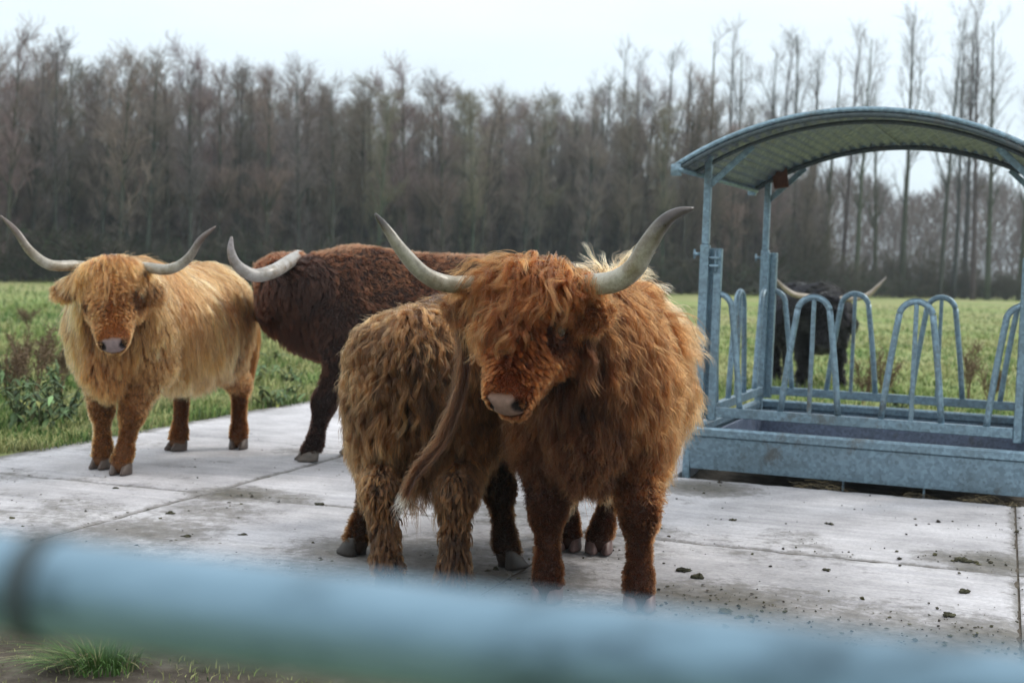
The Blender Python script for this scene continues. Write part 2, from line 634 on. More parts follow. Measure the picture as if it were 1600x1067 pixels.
def build_feeder():
    root = empty('hay_feeder', AB(2.13, 2.15), F_YAW)
    tag(root, 'galvanised steel cattle feeder with arched corrugated roof at the slab edge', 'hay feeder')
    Z = np.array((0, 0, 1.0))
    ra, rb = 2.02, 2.15                      # trough plan: along u, along v (local axes x, y)
    gal, galr = M_GALV, M_GALV_DARK
    # trough: sloping sheet walls, folded rim, floor
    t = MB()
    zt, zb, th = 0.235, 0.03, 0.004
    o = np.array([(0, 0), (ra, 0), (ra, rb), (0, rb)], float)
    for k in range(4):
        p, q = o[k], o[(k + 1) % 4]
        d = unit(q - p)
        nin = np.array((-d[1], d[0]))
        pts = []
        for (off, z) in ((0.0, zt), (0.015, zb), (0.0 + 0.02, zb), (0.006, zt)):
            for e, s in ((p, 1), (q, -1)):
                pts.append((*(e + nin * off + d * s * off), z))
        t.add(pts, [np.array([(0, 2, 3, 1), (4, 6, 7, 5), (2, 4, 5, 3), (6, 0, 1, 7)])], None)
    t.add([(0.02, 0.02, 0.045), (ra - 0.02, 0.02, 0.045), (ra - 0.02, rb - 0.02, 0.045), (0.02, rb - 0.02, 0.045)], [np.array([(0, 1, 2, 3)])])
    for k, x in enumerate((0.95, 1.42)):     # lugs under the trough edge
        t.add(*box_vf((x, 0.06, 0.0), np.eye(3), (0.006, 0.02, 0.034)))
    tr = t.build('trough', gal, root, smooth=False)
    r = MB()
    w, h = 0.055, 0.032
    for k in range(4):
        p, q = o[k], o[(k + 1) % 4]
        d = unit(q - p)
        nin = np.array((-d[1], d[0]))
        e0, e1 = (0.0, 0.0) if k % 2 == 0 else (0.046, 0.046)
        cpt = (p + q) / 2 + nin * (w / 2 - 0.012)
        L = np.linalg.norm(q - p) - e0 - e1 + (0.024 if k % 2 == 0 else 0)
        ax = np.array([(*d, 0), (*nin, 0), (0, 0, 1)])
        r.add(*box_vf((*cpt, zt + 0.025), ax, (L / 2, w / 2, h), 0.012))
    r.build('rim', gal, tr, smooth=False)
    for (x, y) in ((-0.012, 0.03), (ra + 0.012, 0.03), (-0.012, rb - 0.03), (ra + 0.012, rb - 0.03)):
        lm = MB()
        lm.add(*box_vf((x, y, 0.05), np.eye(3), (0.022, 0.022, 0.19), 0.004))
        lm.add(*box_vf((x, y, -0.142), np.eye(3), (0.04, 0.04, 0.006), 0.002))
        lm.build('leg', gal, root, smooth=False)
    # inner pan wall under the feed barrier
    ia0, ia1, ib0, ib1 = 0.055, ra - 0.055, 0.17, rb - 0.17
    pan = MB()
    c4 = np.array([(ia0, ib0), (ia1, ib0), (ia1, ib1), (ia0, ib1)])
    for k in range(4):
        p, q = c4[k], c4[(k + 1) % 4]
        d = unit(q - p)
        nin = np.array((-d[1], d[0]))
        e = 0.0 if k % 2 == 0 else 0.016
        ax = np.array([(*d, 0), (*nin, 0), (0, 0, 1)])
        pan.add(*box_vf((*((p + q) / 2 + nin * .008), 0.14), ax, (np.linalg.norm(q - p) / 2 - e, 0.007, 0.085), 0.002))
    pan.build('inner_pan', galr, root, smooth=False)

    # corner roof posts (square tube), with height collar
    posts = [(ia0 - 0.03, ib0 - 0.04), (ia1 + 0.03, ib0 - 0.04), (ia1 + 0.03, ib1 + 0.04), (ia0 - 0.03, ib1 + 0.04)]
    ztop = 2.02
    for k, (x, y) in enumerate(posts):
        m = MB()
        m.add(*box_vf((x, y, 0.72), np.eye(3), (0.028, 0.028, 0.70), 0.005))
        m.add(*box_vf((x, y, 1.42 + (ztop - 1.42) / 2), np.eye(3), (0.022, 0.022, (ztop - 1.42) / 2), 0.005))
        pm = m.build('post', gal, root, smooth=False)
        kb = MB()
        s = 1 if x > 1 else -1
        v, f = tubes_vf([[(x + s * 0.03, y, 1.36), (x + s * 0.075, y, 1.36)]], [0.011], 8)
        kb.add(v, f)
        v, f = tubes_vf([[(x + s * 0.068, y, 1.33), (x + s * 0.068, y, 1.39)]], [0.007], 6)
        kb.add(v, f)
        kb.build('clamp_bolt', gal, pm)
        hg = MB()
        dx = -1 if x > 1 else 1
        for z in (1.29, 1.34):
            hg.add(*box_vf((x + dx * 0.062, y, z), np.eye(3), (0.03, 0.026, 0.008), 0.002))
        v, f = tubes_vf([[(x + dx * 0.066, y - 0.0, 1.25), (x + dx * 0.066, y, 1.39)]], [0.009], 8)
        hg.add(v, f)
        hg.build('hinge', gal, pm)

    # feed barrier panels: bottom rail, end uprights, bent tubes and centre bars
    def panel(p, q, nloop, nm, half=True):
        p, q = np.array((*p, 0.0)), np.array((*q, 0.0))
        d = unit(q - p)
        L = np.linalg.norm(q - p)
        pan_o = MB()
        zr = 0.375
        pan_o.add(*bar_vf(p + Z * zr + d * 0.026, q + Z * zr - d * 0.026, 0.042, 0.06))
        ob = pan_o.build('barrier_rail', gal, root, smooth=False)
        for e in (p, q):
            um = MB()
            um.add(*bar_vf(e + Z * 0.32, e + Z * 1.40, 0.05, 0.05, up=d, bev=0.005))
            um.build('upright', gal, ob, smooth=False)
        sp = L / nloop
        R = sp * 0.165
        for i in range(nloop + 1):
            c = p + d * (sp * i)
            top, foot = 1.12, zr + 0.025
            th_ = np.linspace(np.pi, 0, 13)
            W = sp * 0.29
            left = [c - d * W + Z * foot, c - d * (W * .56 + R * .44) + Z * (foot + (top - R - foot) * .5)]
            arc = [c + d * R * np.cos(a) + Z * (top - R + R * np.sin(a)) for a in th_]
            right = [c + d * (W * .56 + R * .44) + Z * (foot + (top - R - foot) * .5), c + d * W + Z * foot]
            pts = left + arc + right
            if i == 0:
                pts = [c + d * 0.02 + Z * top] + arc[7:] + right
            elif i == nloop:
                pts = left + arc[:6] + [c - d * 0.02 + Z * top]
            tb = MB()
            v, f = tubes_vf(catmull(pts, 44), np.full(44, 0.0195), 12)
            tb.add(v, f)
            tb.build('bent_tube', gal, ob)
            if 0 < i < nloop:
                cb = MB()
                cb.add(*bar_vf(c + Z * foot, c + Z * (top - 0.015), 0.026, 0.026, up=d))
                cb.build('centre_bar', gal, ob, smooth=False)
    e = 0.045
    panel((ia0 + e, ib0), (ia1 - e, ib0), 3, 'front')
    panel((ia0 + e, ib1), (ia1 - e, ib1), 3, 'back')
    panel((ia0, ib0 + e), (ia0, ib1 - e), 2, 'side')
    panel((ia1, ib0 + e), (ia1, ib1 - e), 2, 'side')

    # arched roof of corrugated sheet
    cx, hw, rise, zeave = ra / 2, 1.105, 0.33, 1.88
    Rr = (hw * hw + rise * rise) / (2 * rise)
    amax = math.asin(hw / Rr)
    y0, y1 = -0.20, 2.02
    na = 33 * 8
    aa = np.linspace(-amax, amax, na)
    wav = 0.0105 * np.sin(np.arange(na) / 8 * 2 * np.pi)
    rr_ = Rr + wav
    X = cx + rr_ * np.sin(aa)
    Zs = zeave + rise - Rr + rr_ * np.cos(aa)
    sheet = MB()
    ys = np.linspace(y0, y1, 5)
    top = np.stack([np.repeat(X[:, None], 5, 1), np.repeat(ys[None], na, 0), np.repeat(Zs[:, None], 5, 1)], -1)
    k = np.arange(na * 5).reshape(na, 5)
    q = np.stack([k[:-1, :-1], k[1:, :-1], k[1:, 1:], k[:-1, 1:]], -1).reshape(-1, 4)
    bot = top - np.array((0, 0, 0.0025))
    sheet.add(top.reshape(-1, 3), [q[:, ::-1]])
    sheet.add(bot.reshape(-1, 3), [q])
    rf = sheet.build('roof', galr, root)
    ap = np.linspace(-amax * 1.0, amax * 1.0, 60)
    for y, rads in ((y0 + 0.012, (0.022, 0.03)), (y1 - 0.012, (0.022, 0.03))):
        rim = MB()
        path = np.stack([cx + (Rr + 0.0105) * np.sin(ap), np.full(60, y), zeave + rise - Rr + (Rr + 0.0105) * np.cos(ap)], -1)
        v, f = tubes_vf(path, np.full(60, 0.016), 10)
        rim.add(v, f)
        path2 = np.stack([cx + (Rr - 0.0205) * np.sin(ap), np.full(60, y), zeave + rise - Rr + (Rr - 0.0205) * np.cos(ap)], -1)
        rim.build('roof_hoop', gal, rf)
        rim = MB()
        v, f = tubes_vf(path2, np.full(60, 0.015), 8)
        rim.add(v, f)
        rim.build('lower_hoop', M_GALV_DARKER, rf)
    tie = MB()          # overlap seam of the sheets
    a_s = -0.02
    tie.add(*bar_vf((cx + (Rr - 0.012) * math.sin(a_s), y0 + .04, zeave + rise - Rr + (Rr - .012) * math.cos(a_s)),
                    (cx + (Rr - 0.012) * math.sin(a_s), y1 - .04, zeave + rise - Rr + (Rr - .012) * math.cos(a_s)), 0.02, 0.006))
    tie.build('sheet_seam', galr, rf, smooth=False)
    for s in (-1, 1):
        em = MB()
        x = cx + s * (hw - 0.03)
        v, f = tubes_vf([[(x, y0 - 0.02, zeave - 0.02), (x, y1 + .02, zeave - 0.02)]], [0.016], 8)
        em.add(v, f)
        em.add(*box_vf((cx + s * hw, y0, zeave - 0.02), np.eye(3), (0.03, 0.018, 0.035), 0.003))
        em.add(*box_vf((cx + s * hw, y1, zeave - 0.02), np.eye(3), (0.03, 0.018, 0.035), 0.003))
        em.build('eave_tube', gal, rf)
    # purlin between each post pair and braces from post to hoop
    for (x, y) in posts:
        bm_ = MB()
        s = 1 if x < 1 else -1
        x2 = x + s * 0.27
        a2 = math.asin((x2 - cx) / Rr)
        bm_.add(*bar_vf((x, y, 1.78), (x2, y, zeave + rise - Rr + (Rr - 0.05) * math.cos(a2)), 0.04, 0.012, up=(0, 1, 0)))
        bm_.build('brace', gal, root, smooth=False)
    for yy in (posts[0][1], posts[2][1]):
        hm = MB()
        path = np.stack([cx + (Rr - 0.03) * np.sin(ap), np.full(60, yy), zeave + rise - Rr + (Rr - 0.03) * np.cos(ap)], -1)
        v, f = tubes_vf(path, np.full(60, 0.013), 8)
        hm.add(v, f)
        hm.build('roof_bow', M_GALV_DARKER, root)
    return root, posts


feeder, F_POSTS = build_feeder()
FM = np.array(Matrix.Rotation(F_YAW, 3, 'Z'))
F_O = AB(2.13, 2.15)


def FL(x, y, z):
    return F_O + FM @ np.array((x, y, z))


# rusty plate hanging at the rear left post
m_rust, n, b = new_mat('rust')
n.links.new(cramp(n, noise(n, 18.0, 6.0, 0.7), [(0.3, (0.05, 0.022, 0.015)), (0.7, (0.15, 0.06, 0.035))]), b.inputs['Base Color'])
b.inputs['Roughness'].default_value = 0.85
pl = MB()
pc = np.array((F_POSTS[3][0] + 0.10, F_POSTS[3][1] - 0.06, 1.95))
Rt = np.array(Matrix.Rotation(rad(9), 3, 'Y'))
pl.add(*box_vf(pc, Rt, (0.055, 0.012, 0.072), 0.006))
v, f = tubes_vf([[pc + (0.0, 0, 0.08), pc + (-0.02, 0.0, 0.16)]], [0.004], 5)
pl.add(v, f)
hp = pl.build('rusty_plate', m_rust, None, smooth=False)
hp.location = F_O
hp.rotation_euler = (0, 0, F_YAW)
tag(hp, 'small rust brown plate hanging under the feeder roof by its back post', 'metal plate')

# ------------------------------------------------------------------ gate the picture was taken over
gate = empty('field_gate', (0, 0.68, 0))
tag(gate, 'blurred blue grey steel gate tube across the foreground', 'gate')
m_gate, n, b = new_mat('gate_tube_zinc')
gb = cramp(n, noise(n, 7.0, 5.0, 0.65, stretch=(1, 2.5, 2.5)), [(0.38, (0.04, 0.075, 0.10)), (0.50, (0.14, 0.23, 0.30)), (0.72, (0.20, 0.31, 0.40))])
n.links.new(gb, b.inputs['Base Color'])
b.inputs['Metallic'].default_value = 0.35
b.inputs['Roughness'].default_value = 0.42
p0, p1 = P(0, 909, 0.71), P(1600, 1112, 0.575)
dg = p1 - p0
gl, gr_ = p0 - dg * 0.55, p1 + dg * 0.65
loc = np.array((0, 0.68, 0))
tb = MB()
v, f = tubes_vf([[gl - loc, p0 - loc, p1 - loc, gr_ - loc]], [0.0248], 40)
tb.add(v, f)
tb.build('top_tube', m_gate, gate)
cb = MB()
pc = p0 + dg * (85 / 1600.0)
du = unit(dg)
v, f = tubes_vf([[pc - du * 0.0085 - loc, pc - du * 0.006 - loc, pc + du * 0.006 - loc, pc + du * 0.0085 - loc]], np.array([0.0249, 0.0275, 0.0275, 0.0249]), 40)
cb.add(v, f)
m_dark, n, b = new_mat('dark_weld')
n.links.new(cramp(n, noise(n, 60.0, 4.0), [(0.3, (0.02, 0.032, 0.04)), (0.7, (0.05, 0.075, 0.09))]), b.inputs['Base Color'])
b.inputs['Roughness'].default_value = 0.7
cb.build('weld_collar', m_dark, gate)
for e in (gl, gr_):
    st = MB()
    foot = np.array((e[0], e[1], -0.05))
    v, f = tubes_vf([[e - loc, foot - loc]], [0.03], 16)
    st.add(v, f)
    st.build('gate_post', m_gate, gate)
for h in (0.40, 0.78):
    lt = MB()
    v, f = tubes_vf([[gl - loc - (0, 0, h), gr_ - loc - (0, 0, h)]], [0.0215], 16)
    lt.add(v, f)
    lt.build('lower_tube', m_gate, gate)
# ------------------------------------------------------------------ cattle: one smooth-blended body surface, then combed fur
TORSO, NECK, FACE, MUZ, EAR, LEGU, LEGL, POLL, BELLY, BRISK = range(10)


class SDF:
    def __init__(self):
        self.p, self.sub = [], []

    def cone(self, a, b, ra, rb, tg, k=0.05):
        self.p.append(('c', np.array(a, float), np.array(b, float), ra, rb, tg, k))

    def ell(self, c, r, tg, k=0.06, R=None):
        self.p.append(('e', np.array(c, float), np.array(r, float), np.eye(3) if R is None else np.array(R, float), None, tg, k))

    def one(self, q, X):
        if q[0] == 'c':
            _, a, b, ra, rb, _, _ = q
            ba = b - a
            t = np.clip(((X - a) @ ba) / (ba @ ba), 0, 1)
            return np.linalg.norm(X - a - t[:, None] * ba, axis=1) - (ra + (rb - ra) * t)
        _, c, r, R, _, _, _ = q
        Y = (X - c) @ R.T
        k0 = np.linalg.norm(Y / r, axis=1)
        k1 = np.linalg.norm(Y / (r * r), axis=1)
        return np.where(k0 < 1e-4, -r.min(), k0 * (k0 - 1.0) / np.maximum(k1, 1e-6))

    def __call__(self, X, tags=False):
        X = np.asarray(X, float)
        d = None
        best, bt = np.full(len(X), 9.0), np.zeros(len(X), int)
        for q in self.p:
            v = self.one(q, X)
            if tags:
                m = v < best
                best[m] = v[m]
                bt[m] = q[5]
            if d is None:
                d = v
            else:
                k = q[6]
                h = np.clip(0.5 + 0.5 * (d - v) / k, 0, 1)
                d = d * (1 - h) + v * h - k * h * (1 - h)
        for (c, r, k) in self.sub:
            v = -(np.linalg.norm((X - c), axis=1) - r)
            h = np.clip(0.5 - 0.5 * (d - v) / k, 0, 1)
            d = d * (1 - h) + v * h + k * h * (1 - h)
        return (d, bt) if tags else d

    def grad(self, X, e=0.006):
        g = 0
        for s in ((1, -1, -1), (-1, -1, 1), (-1, 1, -1), (1, 1, 1)):
            s = np.array(s, float)
            g = g + s * self(X + s * e)[:, None]
        return unit(g)


def surface_nets(fn, lo, hi, h):
    n = np.ceil((hi - lo) / h).astype(int) + 1
    xs, ys, zs = (lo[i] + h * np.arange(n[i]) for i in range(3))
    F = np.empty(n, np.float32)
    # coarse pass so that only cells near the skin are evaluated finely
    c = 4
    cx, cy, cz = xs[::c], ys[::c], zs[::c]
    C = np.stack(np.meshgrid(cx, cy, cz, indexing='ij'), -1).reshape(-1, 3)
    dc = fn(C).reshape(len(cx), len(cy), len(cz))
    up = np.repeat(np.repeat(np.repeat(dc, c, 0), c, 1), c, 2)[:n[0], :n[1], :n[2]]
    F[:] = up
    near = np.argwhere(np.abs(up) < h * c * 3.0)
    X = np.stack([xs[near[:, 0]], ys[near[:, 1]], zs[near[:, 2]]], -1)
    val = np.concatenate([fn(x) for x in np.array_split(X, max(1, len(X) // 200000))])
    F[near[:, 0], near[:, 1], near[:, 2]] = val
    ins = F < 0
    acc = np.zeros((n[0] - 1, n[1] - 1, n[2] - 1, 3), np.float32)
    cnt = np.zeros(acc.shape[:3], np.float32)
    cor = [(i, j, k) for i in (0, 1) for j in (0, 1) for k in (0, 1)]
    sl = lambda A, o: A[o[0]:A.shape[0] - 1 + o[0], o[1]:A.shape[1] - 1 + o[1], o[2]:A.shape[2] - 1 + o[2]]
    for a in cor:
        for ax in range(3):
            if a[ax]:
                continue
            b = list(a)
            b[ax] = 1
            fa_, fb_ = sl(F, a), sl(F, b)
            m = (fa_ < 0) != (fb_ < 0)
            t = np.where(m, fa_ / np.where(m, fa_ - fb_, 1), 0)
            for d in range(3):
                acc[..., d] += np.where(m, a[d] + (t if d == ax else 0), 0)
            cnt += m
    act = cnt > 0
    vid = -np.ones(act.shape, int)
    ijk = np.argwhere(act)
    vid[act] = np.arange(len(ijk))
    V = lo + h * (ijk + acc[act] / cnt[act][:, None])
    Q = []
    for ax in range(3):
        o = [0, 0, 0]
        o[ax] = 1
        A = ins[:n[0] - o[0], :n[1] - o[1], :n[2] - o[2]]
        B = ins[o[0]:, o[1]:, o[2]:]
        e = np.argwhere(A != B)
        b1, b2 = (ax + 1) % 3, (ax + 2) % 3
        ok = (e[:, b1] > 0) & (e[:, b2] > 0) & (e[:, b1] < n[b1] - 1) & (e[:, b2] < n[b2] - 1)
        e = e[ok]
        g = lambda d1, d2: vid[tuple((e - np.eye(3, dtype=int)[b1] * d1 - np.eye(3, dtype=int)[b2] * d2).T)]
        q = np.stack([g(1, 1), g(0, 1), g(0, 0), g(1, 0)], -1)
        flip = ~A[e[:, 0], e[:, 1], e[:, 2]]
        q[flip] = q[flip][:, ::-1]
        Q.append(q)
    return V, np.concatenate(Q)


class Cow:
    pass


def curves_obj(name, paths, radii, colors, mat, parent):
    """paths (N,m,3)"""
    N, m, _ = paths.shape
    hc = bpy.data.hair_curves.new(name)
    hc.add_curves([m] * N)
    hc.points.foreach_set('position', np.ascontiguousarray(paths, np.float32).ravel())
    a = hc.attributes.get('radius') or hc.attributes.new('radius', 'FLOAT', 'POINT')
    a.data.foreach_set('value', np.ascontiguousarray(radii, np.float32).ravel())
    c = np.ones((N, m, 4), np.float32)
    c[..., :3] = colors
    a = hc.attributes.new('tint', 'FLOAT_COLOR', 'POINT')
    a.data.foreach_set('color', c.ravel())
    hc.materials.append(mat)
    o = bpy.data.objects.new(name, hc)
    COL.objects.link(o)
    o.parent = parent
    return o


def build_cow(name, label, cat, S):
    rng = np.random.default_rng(S['seed'])
    K = Cow()
    hip, sho = np.array(S['hip'], float), np.array(S['shoulder'], float)
    mid = (hip + sho) / 2
    fw = unit(sho - hip)
    yaw = math.atan2(fw[1], fw[0])
    root = empty(name, (mid[0], mid[1], 0), yaw)
    tag(root, label, cat, 'highland cattle')
    Rm = np.array([[fw[0], fw[1], 0], [-fw[1], fw[0], 0], [0, 0, 1.0]])      # world -> local
    L_ = lambda w: Rm @ (np.asarray(w, float) - np.array((mid[0], mid[1], 0)))
    H, Ln = S['H'], np.linalg.norm(sho - hip)
    xs, xh, q = Ln / 2, -Ln / 2, S['H'] / 1.2
    fat = S.get('fat', 1.0)
    sdf = SDF()
    poll, muz = L_(S['poll']), L_(S['muzzle'])
    f = unit(muz - poll)
    l = L_(S['left'][0]) - L_(S['left'][1])
    l = unit(l - f * (l @ f))
    u = np.cross(f, l)
    hs = np.linalg.norm(muz - poll) / 0.5
    HP = lambda a, b_, c: poll + hs * (f * a + l * b_ + u * c)
    RH = np.array([f, l, u])
    # trunk
    sdf.ell((xs - 0.10, 0, .735 * H), np.array((.34, .265 * fat, .325)) * q, TORSO, .1)
    sdf.ell(((xs + xh) / 2 - 0.02, 0, .665 * H), np.array((.56 * Ln / 1.0, .345 * fat, .325)) * q, TORSO, .1)
    sdf.ell((xh + .05, 0, .745 * H), np.array((.30, .27 * fat, .28)) * q, TORSO, .1)
    for s in (-1, 1):
        sdf.ell((xh + .0, s * .155 * q, .64 * H), np.array((.21, .125, .26)) * q, LEGU, .08)
        sdf.ell((xs - .02, s * .20 * q, .62 * H), np.array((.17, .09, .24)) * q, LEGU, .08)
    sdf.cone((xs - .02, 0, .865 * H), (xh - .05, 0, .86 * H), .125 * q, .12 * q, TORSO, .12)
    sdf.ell((xs + .12, 0, (.64 if S.get('bull') else .52) * H), np.array((.17, .13, .17)) * q, BRISK, .1)
    if 'hooks' in S:
        for s in (-1, 1):
            sdf.ell((xh + .06, s * .17, .84 * H), np.array((.17, .10, .10)), TORSO, .08)
    if S.get('bull'):
        sdf.ell((xs - .02, 0, .90 * H), np.array((.30, .17, .13)) * q, TORSO, .12)
    if S.get('bull'):
        sdf.cone((xs - .05, 0, .925 * H), (xh + .0, 0, .925 * H), .12, .115, TORSO, .1)
    # neck
    nb, ne = np.array((xs + .04, 0, .755 * H)), HP(.03, 0, -.15) - np.array((0, 0, 0.02))
    nm = (nb + ne) / 2 + np.array((0, 0, .01))
    sdf.cone(nb, nm, .25 * q, .20 * q, NECK, .1)
    sdf.cone(nm, ne, .20 * q, .135 * hs, NECK, .08)
    nf = S.get('dewlap')
    if nf:
        for (c_, r_) in nf:
            sdf.ell(L_(c_), r_, NECK, .1)
    # legs
    hoofs = []
    for kf, w in enumerate(S['front']):
        ft = L_(w)
        s = 1 if kf == 0 else -1
        elbow = np.array((xs - .03, s * .175 * q, .52 * H))
        knee = elbow * .32 + np.array((ft[0], ft[1], 0)) * .68
        knee[2] = .285 * H
        if 'knee' in S:
            knee += np.array(S['knee'][kf])
        fet = knee * .25 + np.array((ft[0], ft[1], 0)) * .75
        fet[2] = .115
        toe = np.array((ft[0], ft[1], .055))
        sdf.cone((xs + .04, s * .17 * q, .70 * H), elbow, .12 * q, .105 * q, LEGU, .06)
        sdf.cone(elbow, knee, .102 * q, .064 * q, LEGU, .05)
        sdf.ell(knee, np.array((.070, .066, .085)) * q, LEGL, .03)
        sdf.cone(knee, fet, .047 * q, .040 * q, LEGL, .03)
        sdf.cone(fet, toe + (0.012, 0, 0), .050 * q, .056 * q, LEGL, .03)
        hoofs.append((ft, S.get('toe', [0, 0, 0, 0])[kf]))
    for kf, w in enumerate(S['hind']):
        ft = L_(w)
        s = 1 if kf == 0 else -1
        stif = np.array((xh + .13, s * .19 * q, .50 * H))
        hock = stif * .42 + np.array((ft[0], ft[1], 0)) * .58 + np.array((-.10, 0, 0))
        hock[2] = .345 * H
        fet = hock * .2 + np.array((ft[0], ft[1], 0)) * .8
        fet[2] = .115
        toe = np.array((ft[0], ft[1], .055))
        sdf.cone((xh + .02, s * .14 * q, .70 * H), stif, .16 * q, .125 * q, LEGU, .06)
        sdf.cone(stif, hock, .115 * q, .062 * q, LEGU, .05)
        sdf.ell(hock + (-.02, 0, .01), np.array((.075, .055, .085)) * q, LEGL, .03)
        sdf.cone(hock, fet, .050 * q, .040 * q, LEGL, .03)
        sdf.cone(fet, toe + (0.012, 0, 0), .050 * q, .056 * q, LEGL, .03)
        hoofs.append((ft, S.get('toe', [0, 0, 0, 0])[2 + kf]))
    # head
    wf = S.get('headw', 1.0)
    sdf.ell(HP(.12, 0, -.09), np.array((.17, .118 * wf, .125)) * hs, POLL, .05, RH)
    sdf.ell(HP(.045, 0, -.055), np.array((.075, S.get('pollw', .15) * wf, .075)) * hs, POLL, .05, RH)
    sdf.ell(HP(.17, 0, -.055), np.array((.15, .125 * wf, .072)) * hs, FACE, .04, RH)
    sdf.cone(HP(.18, 0, -.095), HP(.405, 0, -.088), .108 * hs * wf, .082 * hs, FACE, .04)
    sdf.cone(HP(.15, 0, -.18), HP(.40, 0, -.135), .08 * hs, .045 * hs, FACE, .04)
    for s in (-1, 1):
        sdf.ell(HP(.17, s * .075 * wf, -.14), np.array((.12, .05, .09)) * hs, FACE, .05, RH)
        sdf.ell(HP(.195, s * .105 * wf, -.055), np.array((.045, .028, .035)) * hs, FACE, .025, RH)
    sdf.ell(HP(.437, 0, -.088), np.array((.062, .078, .06)) * hs, MUZ, .03, RH)
    sdf.ell(HP(.436, 0, -.152), np.array((.05, .06, .036)) * hs, MUZ, .018, RH)
    for s in (-1, 1):
        sdf.ell(HP(.462, s * .043, -.068), np.array((.03, .03, .032)) * hs, MUZ, .02, RH)
        sdf.sub.append((HP(.484, s * .056, -.066), .021 * hs, .012))
        e0, e1 = HP(.075, s * .10 * wf, -.075), HP(.095 + S.get('eardroop', .03), s * .27 * wf, -.115)
        if s == -1 and 'ear_r' in S:
            e1 = L_(S['ear_r'])
        if s == 1 and 'ear_l' in S:
            e1 = L_(S['ear_l'])
        ax = unit(e1 - e0)
        az = unit(np.cross(ax, f))
        ay = np.cross(az, ax)
        sdf.cone(e0, e0 * .6 + e1 * .4, .03 * hs, .035 * hs, EAR, .03)
        sdf.ell(e0 * .4 + e1 * .6, np.array((np.linalg.norm(e1 - e0) * .5, .058 * hs, .022 * hs)), EAR, .03, np.array([ax, ay, az]))
    allp = []
    for p_ in sdf.p:
        if p_[0] == 'c':
            allp += [p_[1] - p_[3], p_[1] + p_[3], p_[2] - p_[4], p_[2] + p_[4]]
        else:
            m = p_[2].max()
            allp += [p_[1] - m, p_[1] + m]
    allp = np.array(allp)
    lo, hi = allp.min(0) - .05, allp.max(0) + .05
    lo[2] = 0.004
    h = S.get('res', 0.014)
    V, Q = surface_nets(sdf, lo, hi, h)
    d, tg = sdf(V, True)
    # skin tints
    c0 = np.array(S['hide'])
    C = np.broadcast_to(c0, (len(V), 3)).copy()
    C[tg == LEGL] *= S.get('leghide', 0.7)
    C[np.isin(tg, (FACE, MUZ))] *= S.get('facehide', 1.6)
    hl = (V - poll) @ RH.T / hs
    nose = np.clip((hl[:, 0] - .456 - 1.5 * np.clip(np.abs(hl[:, 1]) - .045, 0, 1)) / .010, 0, 1)[:, None] * np.clip((hl[:, 2] + .122) / .008, 0, 1)[:, None] * (np.linalg.norm(hl - (.43, 0, -.09), axis=1) < .16)[:, None]
    C = C * (1 - nose) + np.array(S['nose']) * nose
    for s in (-1, 1):
        dn = np.linalg.norm((hl - (.474, s * .056, -.068)) * (1, 1, .85), axis=1)
        wn = np.clip((.032 - dn) / .008, 0, 1)[:, None]
        C = C * (1 - wn) + np.array((.012, .008, .008)) * wn
    mouth = (hl[:, 0] > .40) & (np.abs(hl[:, 2] + .129) < .007) & (np.abs(hl[:, 1]) < .1)
    C[mouth] = (.03, .018, .016)
    me = raw_mesh('body', V, [Q], C)
    body = obj('body', me, M_HIDE, root)
    # triangles for sampling
    T = np.concatenate([Q[:, [0, 1, 2]], Q[:, [0, 2, 3]]])
    fn = np.cross(V[T[:, 1]] - V[T[:, 0]], V[T[:, 2]] - V[T[:, 0]])
    area = np.linalg.norm(fn, axis=1) / 2

    # ---- hooves: two claws each
    for (ft, ta) in hoofs:
        mb = MB()
        ca, sa = math.cos(ta), math.sin(ta)
        for s in (-1, 1):
            rows = []
            for (z, k, xo) in ((0.0, 1.0, .012), (0.012, 1.02, .012), (.04, .92, .004), (.072, .80, -.004), (.082, .6, -.006)):
                t = np.linspace(0, 2 * np.pi, 14, endpoint=False)
                ex = .062 * k * np.cos(t) * (1 + .18 * np.cos(t)) * q
                ey = .029 * k * np.sin(t) * (1 - .25 * np.cos(t)) * q
                x = xo + ex + .012
                y = s * (.033 * q) + ey - s * .004 * np.clip(np.cos(t), 0, 1)
                zz = np.full(14, z + 0.004) * (1 - .35 * np.clip(np.cos(t), 0, 1) * (z > .03))
                rows.append(np.stack([ft[0] + x * ca - y * sa, ft[1] + x * sa + y * ca, zz], -1))
            A = np.array(rows)
            k_ = np.arange(5 * 14).reshape(5, 14)
            qd = np.stack([k_[:-1], np.roll(k_[:-1], -1, 1), np.roll(k_[1:], -1, 1), k_[1:]], -1).reshape(-1, 4)
            mb.add(A.reshape(-1, 3), [qd, k_[-1][None], k_[0][None, ::-1]], S.get('hoofc', (.10, .085, .075)))
        mb.build('hoof', M_HOOF, root)
    # ---- eyes
    for s in (-1, 1):
        c = HP(.197, s * .122 * wf, -.052)
        t, p_ = np.meshgrid(np.linspace(0, np.pi, 9), np.linspace(0, 2 * np.pi, 16, endpoint=False), indexing='ij')
        sp = np.stack([np.sin(t) * np.cos(p_), np.sin(t) * np.sin(p_), np.cos(t)], -1) * .023 * hs + c
        k_ = np.arange(9 * 16).reshape(9, 16)
        qd = np.stack([k_[:-1], k_[1:], np.roll(k_[1:], -1, 1), np.roll(k_[:-1], -1, 1)], -1).reshape(-1, 4)
        MB().add(sp.reshape(-1, 3), [qd]).build('eye', M_EYE, root)
